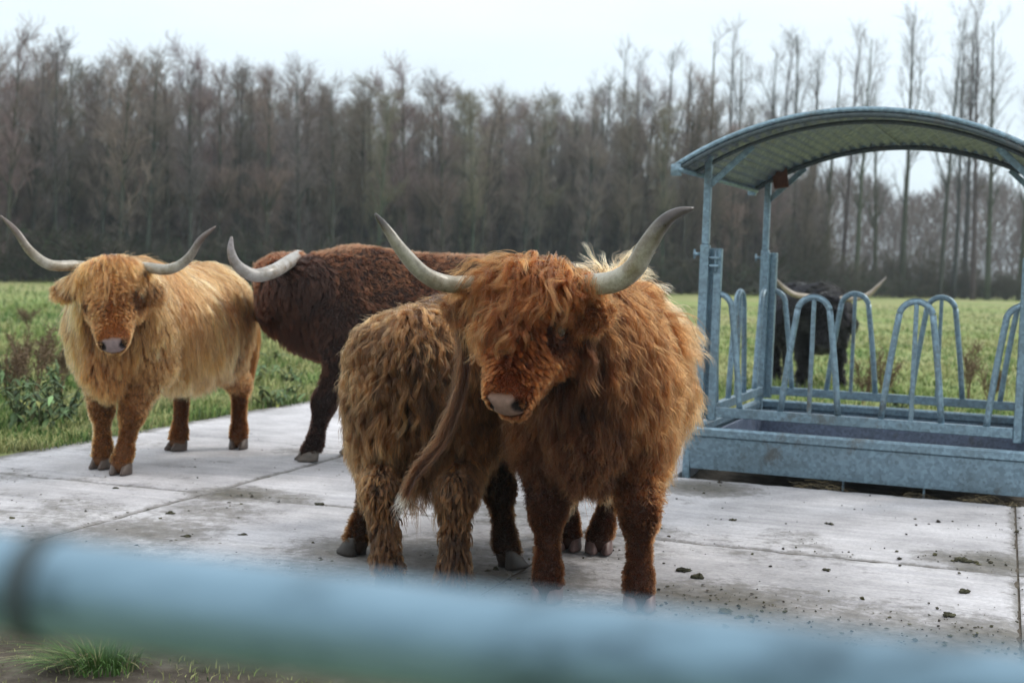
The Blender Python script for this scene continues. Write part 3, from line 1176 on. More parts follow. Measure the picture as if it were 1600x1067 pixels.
    # ---- horns
    for pts, r0, *dk_ in S['horns']:
        Pp = catmull(np.array([L_(w) for w in pts]), 40)
        t = np.linspace(0, 1, 40)
        rr = r0 * np.interp(t, [0, .12, .35, .6, .8, .93, 1], [.92, .98, 1.02, .84, .58, .36, .16])
        rr = rr * (1 + .035 * np.sin(t * 75 + 3 * np.sin(t * 21)) * np.exp(-t * 4))
        v, fc = tubes_vf(Pp, rr, 18)
        hc = S.get('hornc', ((.50, .47, .42), (.55, .52, .48), (.20, .18, .18)))
        cc = np.stack([np.interp(t, [0, .45, (dk_[0] if dk_ else .78), (dk_[0] if dk_ else .78) + .12], [hc[0][i], hc[1][i], hc[1][i] * .6 + hc[2][i] * .4, hc[2][i]]) for i in range(3)], -1)
        ang = np.linspace(0, 2 * np.pi, 18, endpoint=False)
        streak = 1 + .16 * (fbm(ang[None] * 2.2 + 40, t[:, None] * 3.0 + S['seed'] * 3, 3) - .5) * 2
        streak = streak * (1 - .22 * np.clip(fbm(ang[None] * 1.2 + 90, t[:, None] * 9.0 + S['seed'], 4) - .5, 0, 1) * 3)
        MB().add(v, fc, (cc[:, None] * streak[..., None]).reshape(-1, 3)).build('horn', M_HORN, root)

    K.__dict__.update(locals())
    return K


def comb(K, name, n_guides, n_strands, region, npts=11, seed=0, mat=None, mask=None, rmul=1.0):
    """region(R) fills per-root arrays: len, lift, dir(N,3), sag, amp, freq, clump, dens, col, tip"""
    rng = np.random.default_rng(K.S['seed'] * 100 + seed)
    V, T = K.V, K.T
    cen = V[T].mean(1)
    d, tg = K.sdf(cen, True)
    nrm_ = unit(K.fn)
    info = lambda X, N, t: dict(P=X, N=N, tag=t, hl=(X - K.poll) @ K.RH.T / K.hs, n=len(X))
    dens = region(info(cen, nrm_, tg))['dens']
    if mask is not None:
        dens = dens * mask(info(cen, nrm_, tg))
    w = K.area * dens
    w = w / w.sum()

    def sample(n):
        ti = rng.choice(len(T), n, p=w)
        a, b_ = rng.random(n), rng.random(n)
        fl = a + b_ > 1
        a[fl], b_[fl] = 1 - a[fl], 1 - b_[fl]
        X = V[T[ti, 0]] * (1 - a - b_)[:, None] + V[T[ti, 1]] * a[:, None] + V[T[ti, 2]] * b_[:, None]
        return X, ti

    X, ti = sample(n_guides)
    N = K.sdf.grad(X)
    R = region(info(X, N, tg[ti]))
    dirs = R['dir'] - N * np.sum(R['dir'] * N, 1, keepdims=True)
    dirs = unit(dirs + 0.12 * rng.normal(size=X.shape))
    dirs = unit(dirs - N * np.sum(dirs * N, 1, keepdims=True))
    f1 = fbm(X[:, 0] * 6 + X[:, 2] * 4 + 13, X[:, 1] * 6 - X[:, 2] * 5 + 31, 3)
    f2 = fbm(X[:, 0] * 9 - X[:, 2] * 7 + 53, X[:, 1] * 9 + X[:, 2] * 6 + 71, 3)
    sw = (K.S.get('swirl', .9) * (f1 - .5) * 3.2)[:, None]
    sw = sw * np.where(np.isin(tg[ti], (FACE, MUZ, LEGL)), .2, 1.0)[:, None]
    dirs = dirs * np.cos(sw) + np.cross(N, dirs) * np.sin(sw)
    lift = np.clip(R['lift'] * rng.uniform(.5, 1.4, n_guides) * (.6 + .8 * f2), 0, 1)[:, None]
    dv = unit(dirs * (1 - lift) + N * lift)
    Lg = R['len'] * rng.uniform(.65, 1.25, n_guides) * np.clip(1 + 1.5 * (f2 - .5), .55, 1.5)
    seg = (Lg / (npts - 1))[:, None]
    path = np.empty((n_guides, npts, 3))
    path[:, 0] = X
    sag = (R['sag'] * 4.0 / npts)[:, None]
    g = np.array((0, 0, -1.0))
    cur = X.copy()
    for i in range(1, npts):
        dv = unit(dv + sag * g)
        nxt = cur + dv * seg
        s_ = K.sdf(nxt)
        low = s_ < 0.004
        if low.any():
            gr_ = K.sdf.grad(nxt[low])
            nxt[low] += gr_ * (0.006 - s_[low])[:, None]
        dv = unit(nxt - cur)
        cur = cur + dv * seg
        path[:, i] = cur
    s = np.linspace(0, 1, npts)
    ov = unit(path[:, -1] - path[:, 0])
    e1 = unit(np.cross(ov, rng.normal(size=X.shape)))
    e2 = np.cross(ov, e1)
    ph, ph2 = rng.uniform(0, 6.28, (2, n_guides, 1))
    fr = (R['freq'] * rng.uniform(.7, 1.35, n_guides))[:, None] * Lg[:, None] * 2 * np.pi      # freq in turns per metre
    am = (R['amp'] * rng.uniform(.4, 1.5, n_guides))[:, None] * np.minimum(s * 2.2, 1)[None]
    off = (np.sin(fr * s + ph) - np.sin(ph) * (1 - s))[..., None] * e1[:, None] + .8 * (np.cos(fr * s + ph2) - np.cos(ph2) * (1 - s))[..., None] * e2[:, None]
    path = path + off * am[..., None]
    # keep the wave out of the hide
    flat = path[:, 1:].reshape(-1, 3)
    s_ = K.sdf(flat)
    low = s_ < 0.002
    if low.any():
        flat[low] += K.sdf.grad(flat[low]) * (0.004 - s_[low])[:, None]
    path[:, 1:] = flat.reshape(n_guides, npts - 1, 3)

    Xc, tc_ = sample(n_strands)
    kd = KDTree(n_guides)
    for i, x in enumerate(X):
        kd.insert(x, i)
    kd.balance()
    gi = np.empty(n_strands, int)
    pick = rng.random(n_strands)
    for i, x in enumerate(Xc):
        if pick[i] < .8:
            gi[i] = kd.find(x)[1]
        else:
            gi[i] = kd.find_n(x, 3)[int(rng.integers(0, 3)) if n_guides > 2 else 0][1]
    Rc = region(info(Xc, K.nrm_sm(Xc) if hasattr(K, 'nrm_sm') else nrm_[tc_], tg[tc_]))
    lr = rng.uniform(.72, 1.06, n_strands)[:, None, None]
    gp = path[gi]
    strands = Xc[:, None] + (gp - gp[:, :1]) * lr
    cl = (Rc['clump'] * rng.uniform(.75, 1.1, n_strands))[:, None] * np.minimum(s * 1.15, 1)[None] ** .8
    strands = strands + (gp - strands) * np.clip(cl, 0, .97)[..., None]
    # frizz
    fz = rng.normal(size=(n_strands, 3))
    fz2 = rng.normal(size=(n_strands, 3))
    frz = (Rc['frizz'])[:, None, None]
    strands = strands + frz * (fz[:, None] * (s ** 1.2)[None, :, None] + fz2[:, None] * np.sin(s * rng.uniform(4, 10, n_strands)[:, None])[..., None] * .5)
    fly = rng.random(n_strands) < .035
    strands[fly] += (unit(rng.normal(size=(fly.sum(), 3)) + nrm_[tc_][fly] * 1.4)[:, None] * (s ** 1.5)[None, :, None]) * (Rc['len'][fly] * .22)[:, None, None]
    # never below the ground
    strands[..., 2] = np.maximum(strands[..., 2], 0.006)
    # colour: root to tip, per lock and per strand
    lock = (rng.lognormal(0, K.S.get('lockvar', .22), n_guides) * np.exp(K.S.get('patch', 1.6) * (f1 - .5) - .1))[gi]
    ind = rng.lognormal(0, .13, n_strands)
    m = (lock * ind)[:, None, None]
    tt = (s ** .8)[None, :, None]
    colr = (Rc['col'][:, None] * (1 - tt) + Rc['tip'][:, None] * tt) * m
    # warm/cool drift
    colr = colr * (1 + (rng.normal(0, .05, n_strands)[:, None, None] * np.array((.2, 0, -.6))))
    colr = np.clip(colr, .003, .9)
    radi = Rc['rad'][:, None] * np.interp(s, [0, .5, .85, 1], [1, .95, .6, .18])[None] * rng.uniform(.75, 1.25, n_strands)[:, None] * rmul
    return curves_obj(name, strands, radi, colr, mat or M_HAIR, K.root)


def rope_hair(K, name, path, r_fn, n, length, seed, col, tip, rad_=0.0009, amp=.008, freq=14, col_fn=None, parent=None):
    """tail hair: strands that leave a core path and follow it"""
    rng = np.random.default_rng(seed)
    Pp = catmull(path, 60)
    npts = 14
    t0 = rng.uniform(0, .97, n)
    Lp = np.sum(np.linalg.norm(np.diff(Pp, axis=0), axis=1))
    dt = length / Lp * rng.uniform(.6, 1.2, n)
    s = np.linspace(0, 1, npts)
    tt = t0[:, None] + dt[:, None] * s
    ext = np.vstack([Pp, Pp[-1] + (Pp[-1] - Pp[-2]) * np.arange(1, 30)[:, None] * 1.0 + np.array((0, 0, -0.004)) * np.arange(1, 30)[:, None]])
    ii = np.clip(tt * 59, 0, len(ext) - 1.001)
    i0 = ii.astype(int)
    base = ext[i0] * (1 - (ii - i0))[..., None] + ext[i0 + 1] * (ii - i0)[..., None]
    nl = max(2, n // 40)
    loc0 = rng.integers(0, nl, n)
    d = unit(unit(rng.normal(size=(nl, 3)))[loc0] + .22 * rng.normal(size=(n, 3)))
    rr = r_fn(np.clip(tt, 0, 1.25)) * (rng.uniform(.5, 1.1, nl)[loc0])[:, None]
    ph = rng.uniform(0, 6.28, (n, 1))
    loc = loc0
    lph, ldir = rng.uniform(0, 6.28, (nl, 1)), unit(rng.normal(size=(nl, 3)))
    st = base + d[:, None] * rr[..., None] * np.minimum(.35 + s * 1.3, 1)[None, :, None]
    st = st + (amp * np.sin(freq * length * s[None] * 6.28 / 6 + lph[loc]) * s[None])[..., None] * ldir[loc][:, None]
    lock = np.random.default_rng(seed + 1).lognormal(0, .5, nl)[loc]
    c = (np.array(col)[None, None] * (1 - s[None, :, None]) + np.array(tip)[None, None] * s[None, :, None]) * (lock * rng.lognormal(0, .12, n))[:, None, None]
    if col_fn is not None:
        c = col_fn(tt, c)
    st[..., 2] = np.maximum(st[..., 2], .006)
    return curves_obj(name, st, rad_ * np.interp(s, [0, .6, 1], [1, .9, .2])[None] * rng.uniform(.8, 1.2, (n, 1)), np.clip(c, .003, .9), M_HAIR, parent or K.root)


def blank(I, **d):
    o = {k: np.full(I['n'], v, float) for k, v in dict(len=.1, lift=.3, sag=.3, amp=.004, freq=8, clump=.6, dens=1, frizz=.006, rad=.0010).items()}
    o['dir'] = np.tile(np.array((-.35, 0, -1.0)), (I['n'], 1))
    for k, v in d.items():
        o[k][:] = v
    return o


def fill(o, m, **d):
    for k, v in d.items():
        o[k][m] = v


def std_region(K, p):
    """common combing: p holds lengths and colours of one animal"""
    def region(I):
        X, N, t, hl = I['P'], I['N'], I['tag'], I['hl']
        o = blank(I)
        H = K.H
        n = I['n']
        o['col'] = np.tile(np.array(p['col'], float), (n, 1))
        o['tip'] = np.tile(np.array(p['tip'], float), (n, 1))
        # trunk: back and down, falling to both sides from the spine
        side = np.sign(X[:, 1] + 1e-6) * np.clip(1 - np.abs(X[:, 1]) / .02, 0, 0) + np.sign(X[:, 1])
        o['dir'] = np.stack([np.full(n, p.get('back', -.45)), side * .55, np.full(n, -1.0)], -1)
        tor = (t == TORSO)
        for k in ('len', 'lift', 'sag', 'amp', 'freq', 'clump', 'frizz', 'rad'):
            if k in p:
                o[k][:] = p[k]
        low = np.clip((.62 * H - X[:, 2]) / .2, 0, 1)
        o['len'] = o['len'] * (1 + p.get('belly', .35) * low * tor)
        up = np.clip(N[:, 2], 0, 1)
        o['lift'] = o['lift'] * (1 - .45 * up)
        m = (t == NECK) | (t == BRISK)
        fill(o, m, len=p.get('neck', p['len']), lift=p.get('necklift', .3))
        lowf = np.clip((X[:, 2] - .42 * H) / (.25 * H), .35, 1)
        o['len'][m] *= lowf[m]
        o['dir'][m] = np.stack([np.full(m.sum(), -.25), np.sign(X[m, 1]) * .25, np.full(m.sum(), -1.0)], -1)
        m = t == LEGU
        o['dir'][m] = (-.12, 0, -1)
        hi_ = np.clip((X[:, 2] - .30 * H) / (.32 * H), 0, 1)
        o['len'][m] = (p['legl'] * 1.2 + (p['legu'] - p['legl'] * 1.2) * hi_[m])
        o['lift'][m] = p.get('leglift', .22)
        m = (t == LEGL)
        o['dir'][m] = (.05, 0, -1)
        fill(o, m, len=p['legl'], lift=.07, sag=.1, amp=.001, clump=.15, frizz=.0012, dens=2.2)
        kn = (t == LEGU) & (X[:, 2] < .42 * H)
        o['lift'][kn] *= .5
        o['clump'][kn] = .4
        dk = np.clip((.42 * H - X[:, 2]) / (.2 * H), 0, 1)[:, None] * p.get('legdark', .4)
        o['col'] = o['col'] * (1 - dk)
        o['tip'] = o['tip'] * (1 - dk)
        m = X[:, 2] < .062
        o['dens'][m] = 0
        m = (X[:, 2] < .12)
        o['len'][m] = np.minimum(o['len'][m], .05)
        # head
        FH, LH, UH = K.RH
        hd = (t == FACE) | (t == MUZ) | (t == POLL)
        a, b_, c = hl[:, 0], hl[:, 1], hl[:, 2]
        fdir = -.35 * FH[None] + np.sign(b_)[:, None] * .55 * LH[None] - .55 * UH[None]     # cheeks: back and down
        fdir = fdir + np.array((0, 0, -.35))
        frontal = np.clip((c + .11) / .05, 0, 1)[:, None]
        bridge = (FH[None] * p.get('bridge', -.25) + np.sign(b_)[:, None] * LH[None] * .9 + np.array((0, 0, -.15)))
        o['dir'][hd] = (fdir * (1 - frontal) + bridge * frontal)[hd]
        fill(o, hd, len=p['face'], lift=p.get('facelift', .25), sag=.12, amp=p.get('faceamp', .004), clump=.6, dens=2.4, frizz=.003)
        near = np.interp(a, [.20, .31, .385, .43], [1, p.get('nearmin', .5), .40, .17])
        o['len'][hd] *= near[hd]
        o['clump'][hd] = .62 - .35 * (1 - near[hd])
        o['lift'][hd] *= .35 + .65 * near[hd]
        o['sag'][hd] = .3
        o['amp'][hd] *= near[hd] ** 1.5
        o['frizz'][hd] *= near[hd]
        jaw = hd & (c < -.15)
        o['len'][jaw] *= p.get('jaw', 1.3)
        top = hd & (a < p.get('fringe', .14)) & (c > -.12 - .1 * (a < .02))
        o['dir'][top] = FH * 1.0 + np.sign(b_[top])[:, None] * LH * p.get('fringespread', .33) + np.array((0, 0, -.1))
        fill(o, top, len=p['forelock'], lift=p.get('forelift', .35), sag=.35, amp=p.get('foreamp', .012), freq=p.get('forefreq', 9), clump=p.get('foreclump', .72), dens=2.4, frizz=.006)
        backp = hd & (a < -.02) & (c < -.06)
        o['dir'][backp] = np.array((-.4, 0, -1.0)) + np.sign(b_[backp])[:, None] * LH * .4
        m = t == EAR
        o['dir'][m] = np.sign(b_[m])[:, None] * LH * .8 + np.array((0, 0, -.7))
        fill(o, m, len=p['ear'], lift=.12, sag=.5, dens=1.8, clump=.5)
        o['col'][m] *= .5
        o['tip'][m] *= .5
        bare = (a > .456 + 1.5 * np.clip(np.abs(b_) - .045, 0, 1)) & (c > -.128) & hd
        o['dens'][bare] = 0
        for s in (-1, 1):
            ey = np.linalg.norm(hl - (.197, s * .122 * K.wf, -.052), axis=1) < .03
            o['dens'][ey & hd] = 0
            de = np.linalg.norm(hl - (.205, s * .122 * K.wf, -.06), axis=1)
            wk = np.clip((.098 - de) / .035, 0, 1) * hd
            o['len'] *= 1 - .72 * wk
            o['col'] = o['col'] * (1 - .75 * wk[:, None])
            o['tip'] = o['tip'] * (1 - .75 * wk[:, None])
        if 'paint' in p:
            p['paint'](I, o, K)
        if 'edit' in p:
            p['edit'](I, o, K)
        return o
    return region
# ------------------------------------------------------------------ the five animals
head_mask = lambda I: np.isin(I['tag'], (FACE, MUZ, EAR, POLL)).astype(float)
body_mask = lambda I: 1.0 - head_mask(I)
HQ = 1.0


def dress(K, p, gb, sb, gh, sh, npb=11, nph=11, rb=.0011, rh=.0010, mat=None):
    reg = std_region(K, p)
    comb(K, 'coat', int(gb * HQ), int(sb * HQ), reg, npb, 1, mat, mask=body_mask, rmul=rb / .001)
    comb(K, 'forelock', int(gh * HQ), int(sh * HQ), reg, nph, 2, mat, mask=head_mask, rmul=rh / .001)


# --- russet one in front, head turned to the camera
def red_paint(I, o, K):
    X, t = I['P'], I['tag']
    rear = np.clip((.25 - X[:, 0]) / .5, 0, 1)[:, None] * ((t == TORSO) | (t == LEGU))[:, None]
    fc_ = np.isin(t, (FACE, MUZ)) & (I['hl'][:, 0] > .16)
    o['tip'][fc_] *= (.62, .55, .5)
    lg = (t == LEGL)
    o['tip'][lg] = (.095, .034, .012)
    o['col'][lg] = (.03, .010, .004)
    topk = (t == TORSO) & (I['N'][:, 2] > .55) & (X[:, 0] < .3)
    o['len'][topk] *= 1.25
    o['lift'][topk] = .5
    o['tip'] = o['tip'] * (1 - rear) + np.array((.52, .25, .10)) * rear
    o['col'] = o['col'] * (1 - rear) + np.array((.09, .03, .009)) * rear
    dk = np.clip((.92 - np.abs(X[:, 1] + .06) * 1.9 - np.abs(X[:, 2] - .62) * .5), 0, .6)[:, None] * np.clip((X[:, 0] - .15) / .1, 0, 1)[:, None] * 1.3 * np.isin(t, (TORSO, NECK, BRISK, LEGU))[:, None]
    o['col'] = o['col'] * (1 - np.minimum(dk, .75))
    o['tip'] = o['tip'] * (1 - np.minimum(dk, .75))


def red_edit(I, o, K):
    hl, t = I['hl'], I['tag']
    m = np.isin(t, (POLL, FACE)) & (hl[:, 0] < .155) & (hl[:, 0] > .03) & (hl[:, 1] > .06)
    o['len'][m] *= .5


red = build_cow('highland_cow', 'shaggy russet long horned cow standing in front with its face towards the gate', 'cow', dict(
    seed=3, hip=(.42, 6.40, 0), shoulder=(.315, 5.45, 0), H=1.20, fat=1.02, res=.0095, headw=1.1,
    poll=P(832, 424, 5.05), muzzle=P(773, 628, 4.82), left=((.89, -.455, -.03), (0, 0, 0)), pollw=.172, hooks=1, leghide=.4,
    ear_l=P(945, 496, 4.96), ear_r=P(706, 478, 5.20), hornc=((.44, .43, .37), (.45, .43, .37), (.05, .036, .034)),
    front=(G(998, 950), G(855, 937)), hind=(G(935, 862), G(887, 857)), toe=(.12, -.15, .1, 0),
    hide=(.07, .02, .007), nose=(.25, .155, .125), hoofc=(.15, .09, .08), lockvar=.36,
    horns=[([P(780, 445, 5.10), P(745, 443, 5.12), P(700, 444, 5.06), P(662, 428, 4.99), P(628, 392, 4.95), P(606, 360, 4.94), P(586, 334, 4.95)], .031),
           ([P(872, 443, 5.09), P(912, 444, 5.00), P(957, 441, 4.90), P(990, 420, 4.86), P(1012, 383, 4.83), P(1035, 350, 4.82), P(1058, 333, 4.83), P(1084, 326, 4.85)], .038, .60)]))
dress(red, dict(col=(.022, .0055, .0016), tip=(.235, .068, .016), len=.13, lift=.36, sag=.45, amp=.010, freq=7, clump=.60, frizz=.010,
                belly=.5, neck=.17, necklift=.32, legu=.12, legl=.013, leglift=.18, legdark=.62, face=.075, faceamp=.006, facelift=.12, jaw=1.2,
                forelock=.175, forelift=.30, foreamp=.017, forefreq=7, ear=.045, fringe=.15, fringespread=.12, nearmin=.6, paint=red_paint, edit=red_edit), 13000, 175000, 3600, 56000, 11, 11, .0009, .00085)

# --- golden one on the left
def gold_paint(I, o, K):
    X, t, hl = I['P'], I['tag'], I['hl']
    f_ = fbm(X[:, 0] * 3.5 + 30, X[:, 2] * 4 + X[:, 1] * 2 + 60, 3)
    pat = np.clip((f_ - .47) * 6, 0, 1.3)[:, None] * (t == TORSO)[:, None] * np.clip((X[:, 2] - .75) / .2, 0, 1)[:, None]
    o['tip'] = o['tip'] * (1 - .5 * pat * np.array((.5, .75, .9)))
    o['col'] = o['col'] * (1 - .5 * pat * np.array((.5, .75, .9)))
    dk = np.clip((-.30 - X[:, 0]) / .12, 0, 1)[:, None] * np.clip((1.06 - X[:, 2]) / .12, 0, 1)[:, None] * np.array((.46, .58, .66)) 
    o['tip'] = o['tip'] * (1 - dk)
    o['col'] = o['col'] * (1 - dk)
    ch = np.isin(t, (NECK, BRISK, LEGU))[:, None] * (X[:, 0] > .25)[:, None] * np.clip(1 - np.abs(X[:, 1]) / .26, 0, 1)[:, None] * np.clip((.95 - X[:, 2]) / .3, 0, 1)[:, None] * .6  # deeper orange chest hair with the shadow down its centre painted in
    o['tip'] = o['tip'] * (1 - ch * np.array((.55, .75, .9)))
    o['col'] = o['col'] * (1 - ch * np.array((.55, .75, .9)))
    fc = np.isin(t, (FACE, POLL))[:, None] * .25
    o['tip'] = o['tip'] * (1 - fc * np.array((.5, .9, 1.1)))
    o['col'] = o['col'] * (1 - fc * np.array((.5, .9, 1.1)))


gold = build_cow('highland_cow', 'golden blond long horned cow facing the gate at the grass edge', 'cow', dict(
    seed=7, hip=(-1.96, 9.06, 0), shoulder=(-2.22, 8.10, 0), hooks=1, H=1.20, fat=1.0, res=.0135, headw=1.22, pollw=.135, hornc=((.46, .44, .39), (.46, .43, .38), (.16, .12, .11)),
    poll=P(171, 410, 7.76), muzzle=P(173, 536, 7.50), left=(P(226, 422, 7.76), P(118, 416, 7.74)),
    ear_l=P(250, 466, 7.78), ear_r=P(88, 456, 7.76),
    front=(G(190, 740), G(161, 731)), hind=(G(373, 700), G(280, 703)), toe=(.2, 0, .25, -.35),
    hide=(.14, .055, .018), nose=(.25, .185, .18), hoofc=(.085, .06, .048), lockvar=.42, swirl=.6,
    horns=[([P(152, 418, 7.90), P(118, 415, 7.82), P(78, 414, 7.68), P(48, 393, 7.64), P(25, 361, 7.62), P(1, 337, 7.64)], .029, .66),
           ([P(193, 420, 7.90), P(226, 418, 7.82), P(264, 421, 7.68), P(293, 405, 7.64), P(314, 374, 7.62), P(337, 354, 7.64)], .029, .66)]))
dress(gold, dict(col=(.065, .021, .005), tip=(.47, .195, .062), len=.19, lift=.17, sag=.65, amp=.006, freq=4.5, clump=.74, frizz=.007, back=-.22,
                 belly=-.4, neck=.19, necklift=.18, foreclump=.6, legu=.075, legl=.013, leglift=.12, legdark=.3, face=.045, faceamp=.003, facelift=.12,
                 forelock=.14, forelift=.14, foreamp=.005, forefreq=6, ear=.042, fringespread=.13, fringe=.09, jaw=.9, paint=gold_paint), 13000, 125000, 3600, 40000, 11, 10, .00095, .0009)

# --- dark bull behind
def bull_paint(I, o, K):
    X, t = I['P'], I['tag']
    H = K.H
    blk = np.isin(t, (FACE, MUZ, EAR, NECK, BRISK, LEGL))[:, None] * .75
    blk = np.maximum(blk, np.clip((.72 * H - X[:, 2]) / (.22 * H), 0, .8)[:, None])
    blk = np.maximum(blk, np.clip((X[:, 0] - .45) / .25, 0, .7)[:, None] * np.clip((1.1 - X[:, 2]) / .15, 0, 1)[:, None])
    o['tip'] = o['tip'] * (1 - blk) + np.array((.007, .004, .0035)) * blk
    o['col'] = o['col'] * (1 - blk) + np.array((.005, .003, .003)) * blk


bull = build_cow('highland_bull', 'dark brown bull with one curved horn standing side on behind the others', 'bull', dict(
    seed=13, hip=(.24, 9.08, 0), shoulder=(-1.06, 8.82, 0), H=1.27, fat=1.0, res=.016, bull=True, headw=1.1,
    poll=P(446, 404, 8.74), muzzle=(-1.60, 9.14, .92), left=((-.86, -.51, .0), (0, 0, 0)),
    dewlap=[((-1.28, 8.86, .92), (.20, .13, .25)), ((-1.46, 8.98, .93), (.14, .11, .18))],
    ear_l=P(474, 446, 8.66), ear_r=P(500, 420, 9.0),
    front=(G(487, 720), (-.98, 9.08, 0)), hind=((.16, 8.96, 0), (.30, 9.26, 0)), toe=(.25, 0, 0, 0),
    hide=(.012, .005, .004), nose=(.03, .022, .02), hoofc=(.11, .09, .075), lockvar=.2,
    horns=[([P(466, 400, 8.82), P(452, 409, 8.58), P(425, 425, 8.26), P(396, 430, 8.14), P(371, 415, 8.06), P(361, 392, 8.02), P(362, 370, 8.03)], .041),
           ([P(455, 402, 8.72), P(480, 408, 8.86), P(512, 416, 9.0), P(540, 420, 9.05)], .036)],
    hornc=((.44, .43, .42), (.47, .45, .45), (.30, .27, .29))))
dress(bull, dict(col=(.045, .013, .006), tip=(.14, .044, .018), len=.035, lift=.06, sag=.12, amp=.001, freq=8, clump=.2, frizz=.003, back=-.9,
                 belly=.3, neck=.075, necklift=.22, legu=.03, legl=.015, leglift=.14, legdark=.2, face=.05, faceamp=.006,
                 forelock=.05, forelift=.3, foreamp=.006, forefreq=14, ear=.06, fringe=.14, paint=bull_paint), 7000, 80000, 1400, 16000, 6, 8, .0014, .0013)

# --- shaggy young one seen from behind
def shag_paint(I, o, K):
    X, t = I['P'], I['tag']
    f_ = fbm(X[:, 1] * 5 + 11, X[:, 2] * 5 + 44, 3)[:, None]
    w = np.clip((f_ - .45) * 4, 0, 1) * .35
    o['tip'] = o['tip'] * (1 - w)
    # darker between the thighs, by the tail head and on the right flank
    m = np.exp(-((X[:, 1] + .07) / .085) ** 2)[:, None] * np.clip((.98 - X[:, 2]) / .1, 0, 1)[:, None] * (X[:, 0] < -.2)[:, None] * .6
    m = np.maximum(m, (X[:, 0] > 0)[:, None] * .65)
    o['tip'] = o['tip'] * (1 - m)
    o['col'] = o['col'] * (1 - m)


def shag_edit(I, o, K):
    X, t = I['P'], I['tag']
    m = X[:, 0] < -.05
    o['dir'][m] = np.stack([np.full(m.sum(), -.3), np.sign(X[m, 1]) * .25, np.full(m.sum(), -1.0)], -1)
    low = (t == LEGL) & (X[:, 2] > .1) & (X[:, 0] < -.32)
    o['len'][low] = .055
    o['lift'][low] = .06
    o['amp'][low] = .01
    o['clump'][low] = .7
    up_ = (t == LEGU) & (X[:, 2] < .55)
    o['clump'][up_] = .75
    o['lift'][up_] = .07
    o['sag'][up_ | low] = 1.0
    o['dens'][up_ | low] = 2.4
    o['amp'][up_ | low] = .009
    fr = np.isin(t, (LEGL, LEGU)) & (X[:, 0] > -.32) & (X[:, 2] < .45)
    o['len'][fr] = .022
    o['lift'][fr] = .1


shag = build_cow('highland_heifer', 'matted brown young cow seen from behind with its pale tipped tail swung aside', 'cow', dict(
    seed=21, hip=(-.365, 5.68, 0), shoulder=(-.28, 6.40, 0), hooks=1, H=1.085, fat=.97, res=.014,
    poll=(-.27, 6.86, .98), muzzle=(-.18, 7.24, .70), left=((-1, .1, 0), (0, 0, 0)),
    front=(G(556, 868), G(792, 888)), hind=(G(607, 922), G(708, 928)), toe=(1.0, -.9, 0.0, 0.0),
    hide=(.028, .012, .005), nose=(.1, .07, .06), hoofc=(.034, .027, .023), lockvar=.55,
    horns=[([(-.36, 6.86, .96), (-.48, 6.92, .97), (-.54, 7.02, 1.0)], .022), ([(-.2, 6.88, .96), (-.08, 6.96, .97), (-.04, 7.06, 1.0)], .022)]))
dress(shag, dict(col=(.014, .005, .002), tip=(.165, .066, .021), len=.16, lift=.20, sag=.75, amp=.012, freq=8, clump=.80, frizz=.006,
                 belly=.5, neck=.14, necklift=.2, legu=.12, legl=.035, leglift=.2, legdark=.25, face=.05, forelock=.12, ear=.06,
                 paint=shag_paint, edit=shag_edit), 12000, 160000, 300, 5000, 14, 8, .0008)
T_W = [P(694, 476, 5.38), P(716, 505, 5.27), P(726, 560, 5.20), P(716, 625, 5.16), P(690, 690, 5.13), P(664, 722, 5.11), P(648, 742, 5.10)]
tl = [shag.Rm @ (w - np.array((shag.mid[0], shag.mid[1], 0))) for w in T_W]
v, fc = tubes_vf(catmull(tl[:-1], 30), np.linspace(.022, .009, 30), 10)
tail = MB().add(v, fc, (.07, .03, .015)).build('tail', M_HIDE, shag.root)


def tail_col(tt, c):
    w = np.clip((tt - 1.15) / .05, 0, 1)[..., None]
    return c * (1 - w) + np.array((.45, .38, .28)) * w


rope_hair(shag, 'tail_switch', tl, lambda t: np.interp(t, [0, .3, .6, .85, 1, 1.3], [.012, .019, .022, .017, .008, .003]), 1500, .24, 5,
          (.009, .003, .0012), (.05, .018, .006), .0010, .035, 22, tail_col, tail)

# --- black one beyond the feeder
black = build_cow('highland_cow', 'black long horned cow standing on the grass beyond the feeder', 'cow', dict(
    seed=31, hip=(3.22, 16.35, 0), shoulder=(3.36, 15.38, 0), H=1.12, fat=1.22, res=.024,
    poll=P(1297, 466, 14.9), muzzle=P(1287, 545, 14.62), left=(P(1330, 467, 14.9), P(1265, 465, 14.86)),
    front=(G(1312, 606), G(1250, 606)), hind=((3.38, 16.3, 0), (3.05, 16.3, 0)),
    hide=(.004, .004, .005), nose=(.03, .03, .032), hoofc=(.03, .03, .03),
    horns=[([P(1280, 466, 14.88), P(1262, 464, 14.86), P(1240, 460, 14.8), P(1222, 447, 14.74), P(1208, 431, 14.72)], .030),
           ([P(1312, 467, 14.9), P(1334, 467, 14.88), P(1356, 461, 14.82), P(1370, 449, 14.78), P(1385, 433, 14.76)], .030)],
    hornc=((.52, .44, .36), (.55, .47, .40), (.36, .32, .32))))
dress(black, dict(col=(.0015, .0015, .002), tip=(.003, .003, .004), len=.13, lift=.3, sag=.4, amp=.008, freq=6, clump=.6, frizz=.01,
                  neck=.15, legu=.12, legl=.05, face=.05, forelock=.16, ear=.09), 900, 14000, 250, 4000, 7, 7, .0026, .0024, M_HAIR_BLACK)

